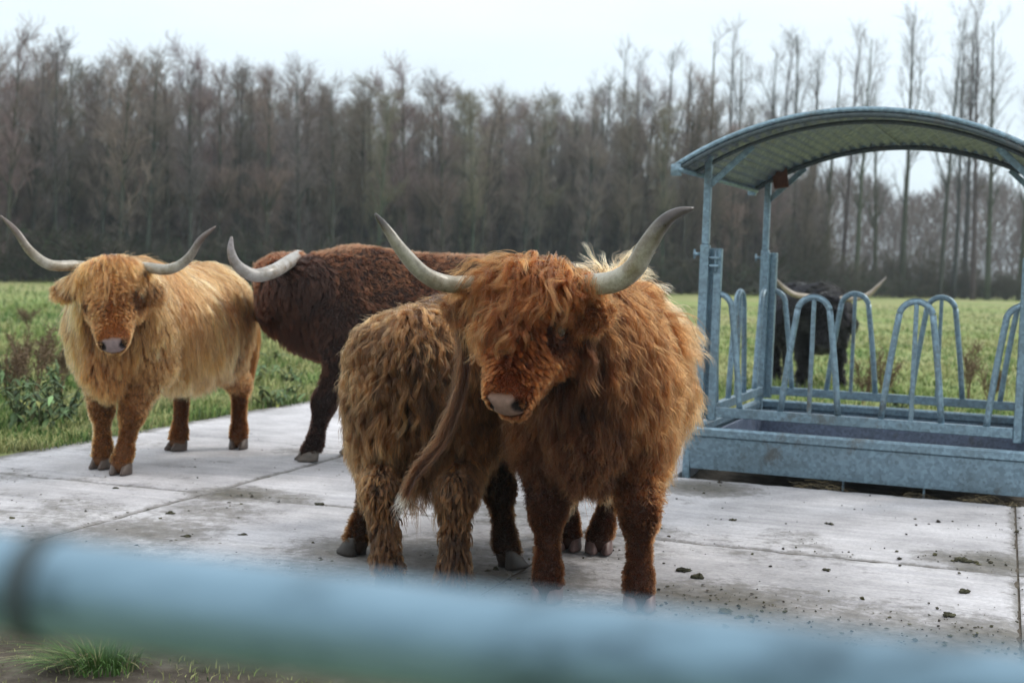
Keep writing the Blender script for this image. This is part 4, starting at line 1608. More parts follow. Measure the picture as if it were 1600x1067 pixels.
# plain tails for the rest
for K, c in ((gold, (.12, .045, .013)), (bull, (.01, .004, .003)), (red, (.1, .03, .01)), (black, (.004, .004, .005))):
    q = K.q
    if K is gold:
        path = [(K.xh - .22 * q, 0, .90 * K.H), (K.xh - .30 * q, .10, .86 * K.H), (K.xh - .34 * q, .16, .74 * K.H), (K.xh - .35 * q, .17, .6 * K.H), (K.xh - .34 * q, .17, .5 * K.H)]
    else:
      path = [(K.xh - .20 * q, 0, .90 * K.H), (K.xh - .29 * q, .0, .84 * K.H), (K.xh - .32 * q, .01, .66 * K.H), (K.xh - .31 * q, .02, .46 * K.H), (K.xh - .30 * q, .02, .28 * K.H)]
    v, fc = tubes_vf(catmull(path[:-1], 20), np.linspace(.032, .014, 20), 8)
    tl_ = MB().add(v, fc, tuple(np.array(c) * .6)).build('tail', M_HIDE, K.root)
    rope_hair(K, 'tail_switch', path, lambda t: np.interp(t, [0, .4, .7, 1, 1.3], [.035, .03, .05, .05, .01]), 1500, .25, 77, c, tuple(np.array(c) * 1.5), .0014, .008, 8, None, tl_)
# ------------------------------------------------------------------ trees
def spread(rng, path, radii, n, t0, t1, ang, lmin, lmax, m, rk, upk, taper=.35, hshape=None):
    """n children on random members of (N,m,3) paths"""
    N, M, _ = path.shape
    pi = rng.integers(0, N, n)
    t = rng.uniform(t0, t1, n)
    ii = t * (M - 1)
    i0 = np.minimum(ii.astype(int), M - 2)
    w = (ii - i0)[:, None]
    base = path[pi, i0] * (1 - w) + path[pi, i0 + 1] * w
    tan = unit(path[pi, i0 + 1] - path[pi, i0])
    r0 = radii[pi, i0] * (1 - w[:, 0]) + radii[pi, i0 + 1] * w[:, 0]
    pr = unit(np.cross(tan, rng.normal(size=(n, 3))))
    a = rad(ang) * rng.uniform(.6, 1.35, n)[:, None]
    d = tan * np.cos(a) + pr * np.sin(a)
    L = rng.uniform(lmin, lmax, n) * (1 - taper * (t - t0) / (t1 - t0 + 1e-6))
    if hshape is not None:
        L = L * hshape(t)
    out = np.empty((n, m, 3))
    out[:, 0] = base
    for k in range(1, m):
        d = unit(d + np.array((0, 0, upk)) + rng.normal(0, .11, (n, 3)))
        out[:, k] = out[:, k - 1] + d * (L / (m - 1))[:, None]
    rr = (r0 * rk)[:, None] * np.linspace(1, .3, m)[None]
    return out, np.maximum(rr, .004)


BARK_A, BARK_B = np.array((.058, .068, .056)), np.array((.082, .082, .070))


def tree_mesh(seed, Ht, kind):
    rng = np.random.default_rng(seed)
    z = np.linspace(0, 1, 14)
    lean = rng.normal(0, .02, 2)
    wob = np.cumsum(rng.normal(0, .025, (14, 2)), 0)
    trunk = np.stack([lean[0] * Ht * z ** 1.5 + wob[:, 0] * z, lean[1] * Ht * z ** 1.5 + wob[:, 1] * z, Ht * z - .15 * (z == 0)], -1)[None]
    r0 = {'alder': .10, 'tall': .155, 'scrub': .05}[kind] * rng.uniform(.8, 1.2)
    tr = (r0 * (1 - .86 * z ** .9))[None]
    tm, cm = MB(), MB()
    bark = BARK_A * (1 - .5) + BARK_B * .5 + rng.normal(0, .006, 3)
    v, f = tubes_vf(trunk, tr, 7)
    tm.add(v, f, bark)
    if kind == 'alder':
        limbs, lr = spread(rng, trunk, tr, 30, .26, .96, 32, Ht * .14, Ht * .26, 7, .5, .10, .55)
        sub, sr = spread(rng, limbs, lr, 190, .2, 1, 36, .45, 1.05, 5, .6, .06, .4)
        low, lwr = spread(rng, trunk, tr, 22, .06, .5, 48, .6, 1.5, 5, .2, .12, .2)
        twg, tw = spread(rng, sub, sr, 1250, .1, 1, 38, .25, .62, 3, .55, .05, .3)
        twl, twlr = spread(rng, low, lwr, 330, .2, 1, 45, .2, .5, 3, .5, .05, .3)
        lim_all = ((limbs, lr, 5), (low, lwr, 4))
        tw_all = ((sub, sr, 3), (twg, np.maximum(tw, .0055), 3), (twl, np.maximum(twlr, .005), 3))
        tc = 1.22 * np.array([(.150, .126, .116), (.135, .128, .105), (.130, .112, .112), (.160, .130, .110), (.138, .12, .108)])[seed % 5] * rng.uniform(1.0, 1.45) + rng.normal(0, .008, 3)
    elif kind == 'tall':
        limbs, lr = spread(rng, trunk, tr, 24, .30, .97, 27, Ht * .11, Ht * .25, 7, .36, .11, .6)
        if rng.random() < .5:
            fork, fr = spread(rng, trunk, tr, 1, .42, .55, 26, Ht * .32, Ht * .42, 8, .62, .08, 0)
            v, f = tubes_vf(fork, fr, 6)
            tm.add(v, f, bark)
            fl, flr = spread(rng, fork, fr, 9, .3, 1, 34, .6, 1.5, 6, .5, .1)
            limbs, lr = np.concatenate([limbs, fl[:, [0, 1, 2, 3, 4, 5, 5]]]), np.concatenate([lr, flr[:, [0, 1, 2, 3, 4, 5, 5]]])
            limbs[-9:, 6] += (limbs[-9:, 5] - limbs[-9:, 4]) * .5
        sub, sr = spread(rng, limbs, lr, 130, .15, 1, 34, .5, 1.4, 5, .55, .08, .4)
        twg, tw = spread(rng, sub, sr, 420, .1, 1, 36, .25, .7, 3, .55, .05, .3)
        lim_all = ((limbs, lr, 4),)
        tw_all = ((sub, np.maximum(sr, .006), 3), (twg, np.maximum(tw, .0045), 3))
        tc = np.array((.115, .105, .095))
    else:       # scrub: several stems from the base
        st, stn = spread(rng, trunk[:, :4] * np.array((1, 1, .12)), tr[:, :4], 16, 0, .9, 30, Ht * .55, Ht * 1.0, 7, .55, .08, .2)
        v, f = tubes_vf(st, stn, 4)
        tm.add(v, f, bark)
        sub, sr = spread(rng, st, stn, 260, .15, 1, 42, .35, 1.0, 5, .6, .05, .3)
        twg, tw = spread(rng, sub, sr, 1300, .1, 1, 45, .18, .45, 3, .6, .03, .3)
        lim_all = ()
        tw_all = ((sub, np.maximum(sr, .006), 3), (twg, np.maximum(tw, .006), 3))
        tc = np.array((.085, .08, .06))
    for pth, r, k in lim_all:
        v, f = tubes_vf(pth, r, k)
        tm.add(v, f, bark * 1.0)
    for pth, r, k in tw_all:
        v, f = tubes_vf(pth, r, k, caps=False)
        n_ = len(pth)
        col = tc * rng.lognormal(0, .16, (n_, 1))
        cm.add(v, f, np.repeat(col, pth.shape[1] * k, 0))
    return tm.mesh('trunk', True), cm.mesh('crown', True)


def plant_tree(proto, name, loc, rz, sc, label, cat, group=None, sz=None):
    t = obj(name, proto[0], M_BARK)
    t.location = loc
    t.rotation_euler = (.028 * math.sin(rz * 37), .028 * math.sin(rz * 53), rz)
    t.scale = (sc, sc, sc if sz is None else sz)
    tag(t, label, cat, group)
    if proto[1] is not None:
        c = bpy.data.objects.new('crown', proto[1])
        COL.objects.link(c)
        c.parent = t
    return t


for_mat = lambda pr: [(a.materials.append(M_BARK), b.materials.append(M_TWIG)) for a, b in pr]
ALDER = [tree_mesh(100 + i, 8.0 + .25 * (i % 3), 'alder') for i in range(8)]
TALL = [tree_mesh(200 + i, 13.5, 'tall') for i in range(7)]
SCRUB = [tree_mesh(300 + i, 2.6, 'scrub') for i in range(4)]
for_mat(ALDER), for_mat(TALL), for_mat(SCRUB)

rng = np.random.default_rng(77)
# the wood's edge in the survey photo: x -> distance of the edge
EX = np.array([-300, 0, 300, 650, 950, 1130, 1230, 1330])
ED = np.array([41.0, 44.5, 48.5, 53.5, 58.0, 62.0, 64.0, 66.0])
ETOP = np.array([60, 64, 90, 126, 138, 150, 240, 320])     # height of the tree tops in the survey photo
wood = []
tries = 0
while len(wood) < 235 and tries < 20000:
    tries += 1
    px = rng.uniform(-260, 1290)
    dep = rng.uniform(0, 1) ** 1.3 * 15
    D = np.interp(px, EX, ED) + dep
    if px > 1000 and dep > 8:
        continue
    w = P(px, 440, D)
    if all((w[0] - q[0]) ** 2 + (w[1] - q[1]) ** 2 > 1.25 ** 2 for q in wood):
        top = np.interp(px, EX, ETOP) + rng.normal(2, 10) - dep * .6 + max(0, rng.normal(0, 1) - .9) * -16
        zt = P(px, top, D)[2] * (1 if dep < 5 else .86)
        wood.append((w[0], w[1], zt, px))
for k, (x, y, zt, px) in enumerate(wood):
    pr = ALDER[int(rng.integers(0, 8))]
    h0 = max(v.co.z for v in pr[1].vertices) if k < 0 else 8.9
    plant_tree(pr, 'bare_tree', (x, y, -.05), rng.uniform(0, 6.28), zt / h0 * rng.uniform(.95, 1.05), 'bare brown tree among many alike in the wood behind the field', 'tree', 'trees of the bare wood', zt / h0)


# deeper rows of the wood and its brambly floor: one uncountable mass each
def mass(name, n, fn, lab, k=3, m=3):
    rng = np.random.default_rng(hash(name) % 1000 if False else len(name) * 7)
    pth, rr, col = fn(rng, n)
    v, f = tubes_vf(pth, rr, k, caps=False)
    o = MB().add(v, f, np.repeat(col, pth.shape[1] * k, 0)).build(name, M_TWIG)
    tag(o, lab, 'undergrowth' if name == 'undergrowth' else 'wood', kind='stuff')
    return o


def fn_deep(rng, n):
    px = rng.uniform(-330, 1260, n)
    D = np.interp(px, EX, ED) + 10 + rng.uniform(0, 1, n) ** .8 * 22
    b = np.stack([P(a, 440, d) for a, d in zip(px, D)])
    htop = (CAM_H + (np.interp(px, [-300, 900, 1100, 1250, 1500], [150, 140, 115, 90, 90])) / F_PX * D)
    z = rng.uniform(0, 1, n) ** 1.1 * htop * rng.uniform(.75, 1.0, n)
    L = rng.uniform(1.0, 3.2, n)
    d = unit(np.stack([rng.normal(0, .22, n), rng.normal(0, .22, n), np.ones(n)], -1))
    p0 = b.copy()
    p0[:, 2] = np.maximum(z - L * .5, 0)
    pth = p0[:, None] + d[:, None] * (L[:, None] * np.linspace(0, 1, 3)[None])[..., None]
    pth[:, 1] += rng.normal(0, .08, (n, 3))
    r = rng.lognormal(math.log(.018), .5, n)[:, None] * np.array((1, .8, .35))
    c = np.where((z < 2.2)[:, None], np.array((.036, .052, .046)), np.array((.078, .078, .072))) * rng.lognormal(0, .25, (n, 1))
    return pth, r, c


def fn_floor(rng, n):
    px = rng.uniform(-330, 1700, n)
    D = np.interp(px, list(EX) + [1500, 1700], list(ED) + [73, 76]) + rng.uniform(0, 1, n) ** 1.5 * 9 - .3
    b = np.stack([P(a, 440, d) for a, d in zip(px, D)])
    hh = .5 + 2.6 * fbm(b[:, 0] * .35 + 20, b[:, 1] * .2 + 9, 3) ** 1.3
    hh = np.where(px > 1290, hh * .55, hh)
    z = rng.uniform(0, 1, n) ** 1.2 * hh
    L = rng.uniform(.3, 1.1, n)
    d = unit(np.stack([rng.normal(0, .8, n), rng.normal(0, .8, n), rng.uniform(.2, 1.3, n)], -1))
    p0 = b.copy()
    p0[:, 2] = z * .8
    pth = p0[:, None] + d[:, None] * (L[:, None] * np.linspace(0, 1, 3)[None])[..., None]
    pth[:, 2, 2] -= .15 * L
    pth[..., 2] = np.maximum(pth[..., 2], -.03)
    r = rng.lognormal(math.log(.016), .4, n)[:, None] * np.array((1, .8, .3))
    g = rng.random((n, 1)) < .35
    c = np.where(g, np.array((.04, .058, .034)), np.array((.066, .062, .05))) * rng.lognormal(0, .25, (n, 1))
    return pth, r, c


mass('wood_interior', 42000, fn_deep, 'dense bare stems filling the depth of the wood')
mass('undergrowth', 30000, fn_floor, 'tangle of brambles and scrub along the foot of the wood')


def fn_far(rng, n):
    px = rng.uniform(1080, 2050, n)
    D = rng.uniform(104, 128, n)
    b = np.stack([P(a, 440, d) for a, d in zip(px, D)])
    htop = CAM_H + (np.interp(px, [1080, 1250, 1350, 1400, 1440, 1520, 1600, 1700, 2050], [125, 150, 150, 128, 140, 160, 128, 150, 150]) + 26 * (fbm(px / 38 + 10, px * 0 + 4, 3) - .5) * 2) / F_PX * D
    z = rng.uniform(0, 1, n) ** .8 * htop
    L = rng.uniform(.5, 1.8, n)
    d = unit(np.stack([rng.normal(0, .45, n), rng.normal(0, .45, n), np.ones(n)], -1))
    p0 = b.copy()
    p0[:, 2] = np.maximum(z - L, 0)
    pth = p0[:, None] + d[:, None] * (L[:, None] * np.linspace(0, 1, 3)[None])[..., None]
    pth[:, 1] += rng.normal(0, .1, (n, 3))
    r = rng.lognormal(math.log(.024), .45, n)[:, None] * np.array((1, .8, .3))
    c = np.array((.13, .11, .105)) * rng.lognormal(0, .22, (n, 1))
    return pth, r, c


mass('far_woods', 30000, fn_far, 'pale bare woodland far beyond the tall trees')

# the row of tall bare trees on the right, and the thin ones rising out of the wood
ROW = [  # survey x at the foot, distance, lean (rad), height factor, label
    (1314, 69, .02, .92, 'tall bare tree with low side limbs, first of the row right of the feeder post'),
    (1336, 69, .035, .93, 'slim bare tree close beside the low forked trunk, left in the open row'),
    (1366, 74, .03, .78, 'thin pale bare tree between the close pair and the lone straight trunk'),
    (1408, 70, .03, 1.02, 'lone straight bare tree with a side stem in the middle of the arch opening'),
    (1468, 71, .025, .98, 'bare tree with a wide forked top over the second feeder arch'),
    (1489, 72, .05, 1.05, 'bare tree next right of the wide forked one, leaning a little right'),
    (1505, 74, .045, 1.0, 'slim bare tree standing between two thicker trunks of the right cluster'),
    (1520, 71, .05, 1.06, 'thick bare tree joined by a slanting branch in the right cluster'),
    (1542, 72, .055, 1.03, 'dark bare tree with a long side branch at the right end of the cluster'),
    (1592, 73, .02, .95, 'bare tree standing apart at the far right behind the feeder upright')]
for k, (px, D, lean, hf, lab) in enumerate(ROW):
    w = P(px, 466, D)
    t = plant_tree(TALL[k % 7], 'tall_bare_tree', (w[0], w[1], -.1), 1.3 * k, hf, lab, 'tree', 'row of tall bare trees')
    t.rotation_euler = (0, lean * .5, 1.3 * k)
THIN = [(930, 63, .70), (958, 64, .80), (985, 66, .78), (1030, 66, .82), (1062, 65, .76), (1098, 68, .88), (1125, 67, .90), (1150, 70, .87), (1190, 69, .86), (1206, 70, .90), (1238, 70, .93), (1262, 71, .88), (1285, 72, .85)]
for k, (px, D, hf) in enumerate(THIN):
    w = P(px, 460, D)
    plant_tree(TALL[(k * 3 + 1) % 7], 'tall_bare_tree', (w[0], w[1], -.1), 2.1 * k, hf * 1.06, 'thin tall bare tree rising above the right end of the wood', 'tree', 'thin trees above the wood', hf)

SHR = [(1268, 66, 1.30, 'dark rounded leafless shrub behind the black cow'), (1292, 67, .9, 'low dark shrub right behind the black cow\'s back'), (1232, 66, 1.25, 'dark shrub behind the feeder\'s back left post'),
       (1395, 71, 1.0, 'dark shrub at the foot of the lone straight tree'), (1438, 72, 1.05, 'wide dark shrub between the lone tree and the right cluster'), (1482, 73, .95, 'dark shrub under the first trees of the right cluster'),
       (1345, 71, .8, 'low shrub below the close pair of tall trees'), (1572, 73, .7, 'small brown shrub at the right end of the tall tree row')]
for k, (px, D, s, lab) in enumerate(SHR):
    w = P(px, 462, D)
    plant_tree(SCRUB[k % 4], 'shrub', (w[0], w[1], -.05), 1.7 * k, s * 1.15, lab, 'shrub', 'shrubs below the tall trees', s)

# ------------------------------------------------------------------ grass
def blades(rng, X, Y, hgt, wid, cols, bend=1.0):
    n = len(X)
    a = rng.uniform(0, 6.28, n)
    d = np.stack([np.cos(a), np.sin(a), np.zeros(n)], -1)
    b = rng.uniform(.1, 1, n) * bend
    base = np.stack([X, Y, ground_z(X, Y) - .004], -1)
    s = np.array((0, .5, 1.0))
    pth = base[:, None] + np.array((0, 0, 1.0)) * (hgt[:, None] * (s - .42 * b[:, None] * s ** 2))[..., None] + d[:, None] * (hgt[:, None] * b[:, None] * s ** 2)[..., None]
    side = np.stack([-np.sin(a + .6), np.cos(a + .6), np.zeros(n)], -1)
    v, f = ribbons_vf(pth, wid[:, None] * np.array((1, .8, .1)), side)
    c = np.repeat(cols[:, None] * np.array((.75, 1, 1.1))[None, :, None], 2, 1).reshape(-1, 3)
    return v, f, c


rng = np.random.default_rng(404)
gm = MB()
GREENS = np.array([(.07, .145, .030), (.12, .20, .045), (.20, .26, .075), (.33, .33, .14), (.045, .095, .027)])


def scatter(n, px0, px1, py0, py1):
    px, py = rng.uniform(px0, px1, n), py0 + (py1 - py0) * rng.random(n)
    d = np.stack([(px - 800) / F_PX, -(py - 533.5) / F_PX, -np.ones(n)], -1) @ CM3.T
    g = CPOS + d * ((-.03 - CAM_H) / d[:, 2:3])
    return g[:, 0], g[:, 1]


def grass_patch(n, px0, px1, py0, py1, h0, h1, dry, wmul=1.0):
    X, Y = scatter(n, px0, px1, py0, py1)
    a = (X - O2[0]) * U2[0] + (Y - O2[1]) * U2[1]
    b_ = (X - O2[0]) * V2[0] + (Y - O2[1]) * V2[1]
    on = (a > -1.78 + .22 * fbm(X * 2.5, Y * 2.5)) & (a < 6.2) & (b_ > -2.6) & (b_ < 6.1) & ~((a > 4.95) & (b_ > 2))
    pit = (a > 1.9) & (a < 5.0) & (b_ > 1.8) & (b_ < 4.5)
    k = ~on & ~pit
    X, Y = X[k], Y[k]
    dist = np.hypot(X, Y)
    cl = fbm(X * 1.3 + 5, Y * 1.3 + 5, 4)
    cl2 = fbm(X * 2.3 + 35, Y * 2.1 + 15, 3)
    hgt = rng.uniform(h0, h1, len(X)) * (.25 + 2.6 * np.clip(cl2 - .3, 0, 1) + .5 * cl)
    wid = np.clip(dist * .00075, .004, .03) * rng.uniform(.7, 1.3, len(X)) * wmul
    pick = np.clip((cl - .5) * 7 + (cl2 - .5) * 5 + 1.3 + rng.normal(0, .8, len(X)), 0, 2).astype(int)
    dryp = np.clip(dry + .05 + 3.4 * (fbm(X * .9 + 70, Y * .7 + 20, 3) - .5), .02, .9)
    pick = np.where(rng.random(len(X)) < dryp, 3, pick)
    pick = np.where(rng.random(len(X)) < .12, 4, pick)
    cols = GREENS[pick] * rng.lognormal(0, .16, (len(X), 1))
    gm.add(*blades(rng, X, Y, hgt, wid, cols)[:2], blades_c(cols))


def blades_c(cols):
    return np.repeat(cols[:, None] * np.array((.75, 1, 1.1))[None, :, None], 2, 1).reshape(-1, 3)


grass_patch(42000, -160, 560, 560, 712, .045, .13, .2)
grass_patch(26000, -160, 560, 480, 575, .045, .13, .45)
grass_patch(9000, -200, 800, 445, 490, .05, .15, .40, .8)
grass_patch(26000, 1050, 1780, 540, 690, .04, .11, .45)
grass_patch(16000, 1050, 1780, 478, 545, .035, .085, .5)
grass_patch(900, -150, 700, 985, 1090, .008, .024, .5)
ga = gm.build('grass', M_LEAF)
tag(ga, 'short green and yellowing grass of the field', 'grass', kind='stuff')

# tuft of long grass under the gate
tm = MB()
c0 = G(150, 1045, -.03)
n = 420
aa, rr_ = rng.uniform(0, 6.28, n), .10 * rng.random(n) ** .6
X, Y = c0[0] + rr_ * np.cos(aa) * 1.3, c0[1] + rr_ * np.sin(aa)
hg = rng.uniform(.08, .20, n)
dirs = np.stack([np.cos(aa), np.sin(aa) * .8, np.zeros(n)], -1) + np.array((-.35, -.25, 0))
s = np.linspace(0, 1, 6)
bz = np.stack([X, Y, ground_z(X, Y) - .005], -1)
bend = rng.uniform(.4, 1.3, n)
pth = bz[:, None] + np.array((0, 0, 1.0)) * (hg[:, None] * (s - .55 * bend[:, None] * s ** 2.2))[..., None] + dirs[:, None] * (hg[:, None] * .95 * bend[:, None] * s ** 1.7)[..., None]
pth[..., 2] = np.maximum(pth[..., 2], -.045)
side = unit(np.cross(dirs, (0, 0, 1.0)))
v, f = ribbons_vf(pth, np.full(n, .0042)[:, None] * np.interp(s, [0, .5, 1], [1, .9, .1]) * rng.uniform(.6, 1.2, (n, 1)), side)
cc = np.array((.075, .15, .035)) * rng.lognormal(0, .25, (n, 1))
dry = rng.random(n) < .12
cc[dry] = (.30, .27, .14)
tm.add(v, f, np.repeat(cc, 12, 0))
tag(tm.build('grass_tuft', M_LEAF), 'long bright green grass tuft on bare earth below the gate tube', 'grass tuft')

# ------------------------------------------------------------------ weeds at the verge
def weed(px, py, hgt, kind, label, seed, group=None):
    r = np.random.default_rng(seed)
    g = G(px, py, -.03)
    root = empty('dry_weed' if kind == 'dry' else 'leafy_weed', g)
    tag(root, label, 'weed', group)
    st = MB()
    n = 3 if kind == 'dry' else 7
    paths = []
    for k in range(n):
        a = r.uniform(0, 6.28)
        sp = r.uniform(.02, .16) * (1 if kind == 'dry' else 1.5)
        z = np.linspace(0, 1, 8)
        h = hgt * r.uniform(.6, 1.05)
        paths.append(np.stack([sp * np.cos(a) * z ** 1.4 + r.normal(0, .006, 8), sp * np.sin(a) * z ** 1.4 + r.normal(0, .006, 8), h * z - .02], -1))
    paths = np.array(paths)
    v, f = tubes_vf(paths, np.linspace(.009, .004, 8)[None].repeat(n, 0), 5)
    st.add(v, f, (.16, .105, .06) if kind == 'dry' else (.07, .085, .035))
    st.build('stem', M_LEAF, root)
    lf = MB()
    if kind == 'dry':
        sub, sr = spread(r, paths, np.full((n, 8), .004), 60, .45, 1, 35, .05, .2, 4, .7, .05)
        v, f = tubes_vf(sub, sr * .8, 3, caps=False)
        lf.add(v, f, (.14, .09, .05))
        ends = sub[:, 1:].reshape(-1, 3)
        ends = np.repeat(ends, 3, 0) + r.normal(0, .012, (len(ends) * 3, 3))
        d = unit(r.normal(size=ends.shape))
        pth = ends[:, None] + d[:, None] * (np.linspace(0, .022, 3)[None, :, None])
        v, f = ribbons_vf(pth, np.full((len(ends), 1), .009) * np.array((.5, 1, .3)), unit(np.cross(d, r.normal(size=d.shape))))
        lf.add(v, f, np.repeat(np.array((.15, .095, .055)) * r.lognormal(0, .25, (len(ends), 1)), 6, 0))
        lf.build('leaf_and_seed', M_LEAF, root)  # dried seed heads on fine side twigs
    else:
        m = 130
        pi, ti = r.integers(0, n, m), r.integers(1, 8, m)
        bz = paths[pi, ti]
        a = r.uniform(0, 6.28, m)
        d = np.stack([np.cos(a), np.sin(a), r.uniform(-.5, .6, m)], -1)
        L = r.uniform(.035, .10, m)
        s = np.linspace(0, 1, 4)
        pth = bz[:, None] + d[:, None] * (L[:, None] * s)[..., None] - np.array((0, 0, 1.0)) * (L[:, None] * .5 * s ** 2)[..., None]
        v, f = ribbons_vf(pth, (L * .38)[:, None] * np.array((.2, 1, .8, .05)), unit(np.cross(d, (0, 0, 1.0))))
        lf.add(v, f, np.repeat(np.array((.075, .12, .05)) * r.lognormal(0, .45, (m, 1)) * np.where(r.random((m, 1)) < .2, np.array((1.9, 1.25, .9)), 1.0), 8, 0))
        lf.build('leaf_and_seed', M_LEAF, root)
    return root


weed(56, 640, .66, 'dry', 'tall dry brown dock stalk left of the golden cow', 1)
weed(26, 618, .42, 'dry', 'short dry stalk by the left picture edge near the leafy weeds', 2)
weed(95, 628, .45, 'dry', 'dark dry stalk close to the golden cow\'s front', 3)
weed(8, 634, .5, 'dry', 'tall dry stalk cut by the left edge beside the leafy weeds', 5)
weed(74, 600, .5, 'dry', 'dry brown stalk standing behind the leafy weeds left of the golden cow', 6)
weed(36, 585, .4, 'dry', 'pale dry stalk further out in the grass behind the leafy weeds', 7)
weed(45, 520, .32, 'dry', 'small far dry stalk alone in the open field on the left', 4)
LW = [(18, 640), (48, 652), (82, 640), (105, 655), (30, 668), (66, 672), (12, 610), (90, 612)]
for k, (x, y) in enumerate(LW):
    weed(x, y, .32, 'leafy', 'low leafy green weed in the clump left of the golden cow', 20 + k, 'leafy weeds at the verge')
for k, (x, y) in enumerate([(420, 640), (446, 632), (405, 600), (455, 600), (430, 572)]):
    weed(x, y, .20, 'leafy', 'low green weed on the verge between the golden cow and the bull', 40 + k, 'weeds between the cattle')
weed(1378, 642, .75, 'dry', 'tall reddish dry stalk seen through the second feeder arch', 50)
weed(1350, 640, .5, 'dry', 'thin dry stalk beside the tall reddish one behind the feeder', 51)
weed(1512, 636, .62, 'dry', 'dry branching stalk behind the right end of the feeder', 52)
weed(1545, 640, .5, 'dry', 'short dry stalk near the feeder\'s right upright', 53)
weed(1402, 650, .28, 'leafy', 'green leafy weed behind the middle of the feeder', 54)

# ------------------------------------------------------------------ dung, chaff and straw on the slabs
def clods(rng, X, Y, size, col, z0=0.0):
    mb = MB()
    ico_t = np.linspace(0, np.pi, 5)
    ico_p = np.linspace(0, 2 * np.pi, 8, endpoint=False)
    A, B = np.meshgrid(ico_t, ico_p, indexing='ij')
    S = np.stack([np.sin(A) * np.cos(B), np.sin(A) * np.sin(B), np.cos(A)], -1).reshape(-1, 3)
    k_ = np.arange(40).reshape(5, 8)
    q = np.stack([k_[:-1], k_[1:], np.roll(k_[1:], -1, 1), np.roll(k_[:-1], -1, 1)], -1).reshape(-1, 4)
    n = len(X)
    J = 1 + .3 * rng.normal(size=(n, 40, 1))
    sc = size[:, None, None] * np.stack([rng.uniform(.7, 1.5, n), rng.uniform(.6, 1.2, n), rng.uniform(.22, .6, n)], -1)[:, None]
    V = S[None] * J * sc
    th = rng.uniform(0, 6.28, n)
    c, s = np.cos(th)[:, None], np.sin(th)[:, None]
    V = np.stack([V[..., 0] * c - V[..., 1] * s, V[..., 0] * s + V[..., 1] * c, V[..., 2]], -1)
    V = V + np.stack([X, Y, np.full(n, z0) + size * .12], -1)[:, None]
    F = (q[None] + (np.arange(n) * 40)[:, None, None]).reshape(-1, 4)
    return V.reshape(-1, 3), [F], np.repeat(col, 40, 0)


rng = np.random.default_rng(909)
lit = MB()
n = 14000
X, Y = scatter(n, -60, 1660, 660, 1060)
a = (X - O2[0]) * U2[0] + (Y - O2[1]) * U2[1]
b_ = (X - O2[0]) * V2[0] + (Y - O2[1]) * V2[1]
on = (a > -1.7) & (a < 6.1) & (b_ > -2.1) & (b_ < 5.9) & ~((a > 2.0) & (b_ > 1.95))
keep = on & (rng.random(n) < .025 + .9 * dirt_at(X, Y) ** 2.2 + .10 * (fbm(X * 1.7, Y * 1.7) > .58))
X, Y = X[keep], Y[keep]
sz = rng.lognormal(math.log(.0030), .6, len(X))
col = np.array([(.055, .05, .033), (.085, .078, .04), (.04, .034, .028)])[rng.integers(0, 3, len(X))] * rng.lognormal(0, .2, (len(X), 1))
lit.add(*clods(rng, X, Y, sz, col))
tag(lit.build('dirt_crumbs', M_LITTER, smooth=False), 'crumbs of dung and mud strewn over the concrete', 'dirt', kind='stuff')

BIGC = [(1074, 891, .045, 'flat dark dung clod on the concrete right of the front cow'), (1090, 900, .04, 'crumbly dark dung lump beside the flat clod right of the front cow'),
        (1290, 890, .026, 'single small dark dung lump in the middle of the right slab'), (1506, 923, .036, 'flat olive dung patch near the right edge joint'),
        (1478, 960, .034, 'dung lump by itself low on the right, in front of the flat patch'), (1296, 818, .026, 'small green dung crumb below the feeder\'s middle'),
        (1144, 812, .025, 'small dung lump nearest the feeder\'s left end'), (1505, 876, .045, 'dark dung clod in the dirty streak by the right joint'),
        (268, 802, .036, 'green dung scrap on the joint below the golden cow'), (289, 838, .034, 'green brown dung lump just above the gate tube'),
        (180, 763, .024, 'small dark lump on the concrete in front of the golden cow\'s hooves'), (380, 836, .024, 'pale green dung crumb alone on the middle left slab'),
        (500, 787, .03, 'dung scrap on the cross joint left of the shaggy young cow'), (1000, 880, .022, 'little dung lump between the front cow\'s right foreleg and the flat clod')]
for k, (px, py, s, lab) in enumerate(BIGC):
    g = G(px, py)
    m = MB()
    nn = 7
    ang, rd_ = rng.uniform(0, 6.28, nn), s * .75 * rng.random(nn)
    m.add(*clods(rng, rd_ * np.cos(ang), rd_ * np.sin(ang), s * rng.uniform(.22, .48, nn), np.array((.055, .052, .032)) * rng.lognormal(0, .2, (nn, 1))))
    o = m.build('dung_clod', M_LITTER)
    o.location = g
    tag(o, lab, 'dung', 'dung clods on the concrete')

# straw and muck along the feeder foot
stw = MB()
n = 2600
u_ = rng.uniform(2.05, 4.8, n)
v_ = 1.93 + .34 * rng.random(n) ** 1.5
lump = fbm(u_ * 2.3 + 3, v_ * 0 + 2, 3)
keep = rng.random(n) < np.clip((lump - .36) * 4, .05, 1)
u_, v_, lump = u_[keep], v_[keep], lump[keep]
n = len(u_)
b0 = O2 + u_[:, None] * U2 + v_[:, None] * V2
b0[:, 2] = -.13 + .14 * np.clip((lump - .4) * 4, 0, 1) * rng.random(n) + .01
an = rng.uniform(0, 6.28, n)
d = np.stack([np.cos(an), np.sin(an), rng.normal(0, .25, n)], -1)
L = rng.uniform(.03, .13, n)
pth = b0[:, None] + d[:, None] * (L[:, None] * np.linspace(-.5, .5, 3)[None])[..., None]
pth[:, 1, 2] += .01
v, f = tubes_vf(pth, np.full((n, 3), .0016), 3, caps=False)
cs = np.where(rng.random((n, 1)) < .3, np.array((.23, .185, .11)), np.array((.075, .06, .04))) * rng.lognormal(0, .25, (n, 1))
stw.add(v, f, np.repeat(cs, 9, 0))
xm = rng.uniform(2.05, 4.8, 500)
lm = fbm(xm * 2.3 + 3, xm * 0 + 2, 3)
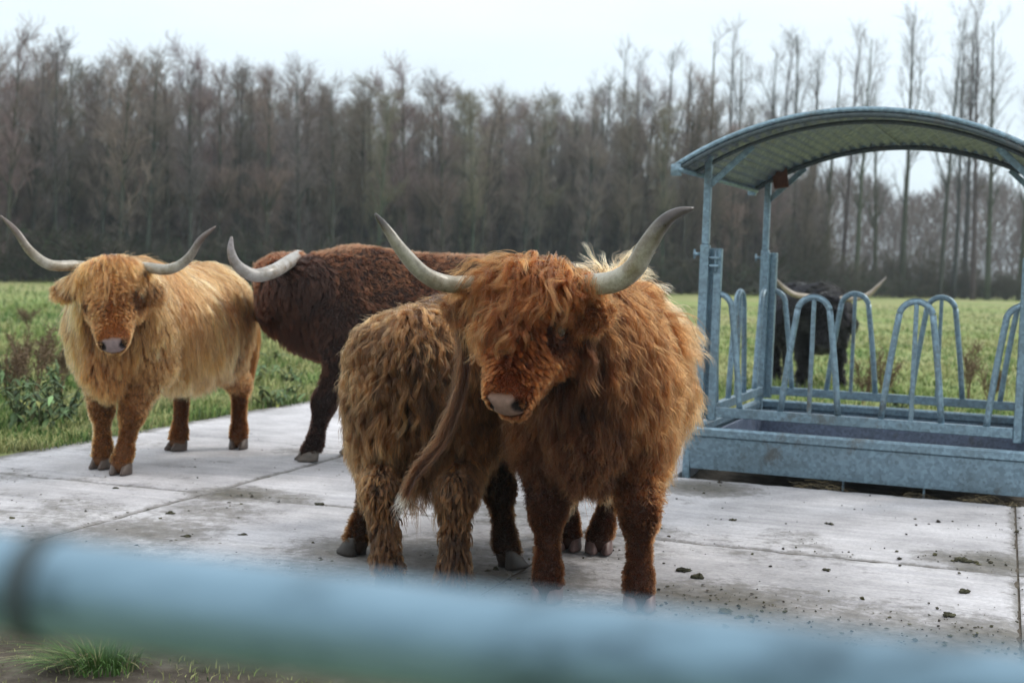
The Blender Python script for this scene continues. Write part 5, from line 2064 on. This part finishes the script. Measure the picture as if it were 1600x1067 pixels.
xm = xm[rng.random(500) < np.clip((lm - .36) * 4, .05, 1)]
bm0 = O2 + xm[:, None] * U2 + (1.99 + .2 * rng.random(len(xm)))[:, None] * V2
v, f, c = clods(rng, bm0[:, 0], bm0[:, 1], rng.lognormal(math.log(.028), .4, len(xm)), np.array((.05, .04, .03)) * rng.lognormal(0, .25, (len(xm), 1)), -.10)
stw.add(v, f, c)
tag(stw.build('straw_litter', M_LITTER), 'dirty straw and muck heaped along the foot of the feeder', 'straw', kind='stuff')
# remains of hay in the trough
n = 1500
hx = np.concatenate([rng.normal(1.45, .22, 900), rng.uniform(.15, 1.9, 600)])
hy = np.concatenate([rng.normal(.75, .3, 900), rng.uniform(.22, 1.9, 600)])
ok = (hx > .14) & (hx < 1.88) & (hy > .22) & (hy < 1.9)
hx, hy = hx[ok], hy[ok]
n = len(hx)
hz_ = .05 + .10 * rng.random(n) * np.exp(-((hx - 1.45) / .3) ** 2 - ((hy - .75) / .4) ** 2)
an = rng.uniform(0, 6.28, n)
L = rng.uniform(.05, .18, n)
b0 = np.stack([hx, hy, hz_], -1)
d = np.stack([np.cos(an), np.sin(an), rng.normal(0, .2, n)], -1)
pth = b0[:, None] + d[:, None] * (L[:, None] * np.linspace(-.5, .5, 3)[None])[..., None]
pth[:, 1, 2] += .015
pth[..., 2] = np.maximum(pth[..., 2], .048)
pth = pth @ FM.T + F_O
v, f = tubes_vf(pth, np.full((n, 3), .002), 3, caps=False)
hay = MB().add(v, f, np.repeat(np.array((.20, .14, .07)) * rng.lognormal(0, .3, (n, 1)), 9, 0)).build('hay', M_LITTER)
tag(hay, 'leftover brown hay lying in the feeder trough', 'hay', kind='stuff')
# ------------------------------------------------------------------ damp winter air
m_haze = bpy.data.materials.new('damp_air')
m_haze.use_nodes = True
n = m_haze.node_tree
n.nodes.remove(n.nodes['Principled BSDF'])
pv = n.nodes.new('ShaderNodeVolumePrincipled')
pv.inputs['Color'].default_value = (0.86, 0.95, 1.0, 1)
pv.inputs['Density'].default_value = 0.0008
pv.inputs['Anisotropy'].default_value = 0.2
n.links.new(pv.outputs[0], n.nodes['Material Output'].inputs['Volume'])
v, f = box_vf((0, 70, 7.6), np.eye(3), (172, 172, 8.8), 0.01)
hz = obj('haze', raw_mesh('haze', v, f, smooth=False), m_haze)
tag(hz, kind='stuff')
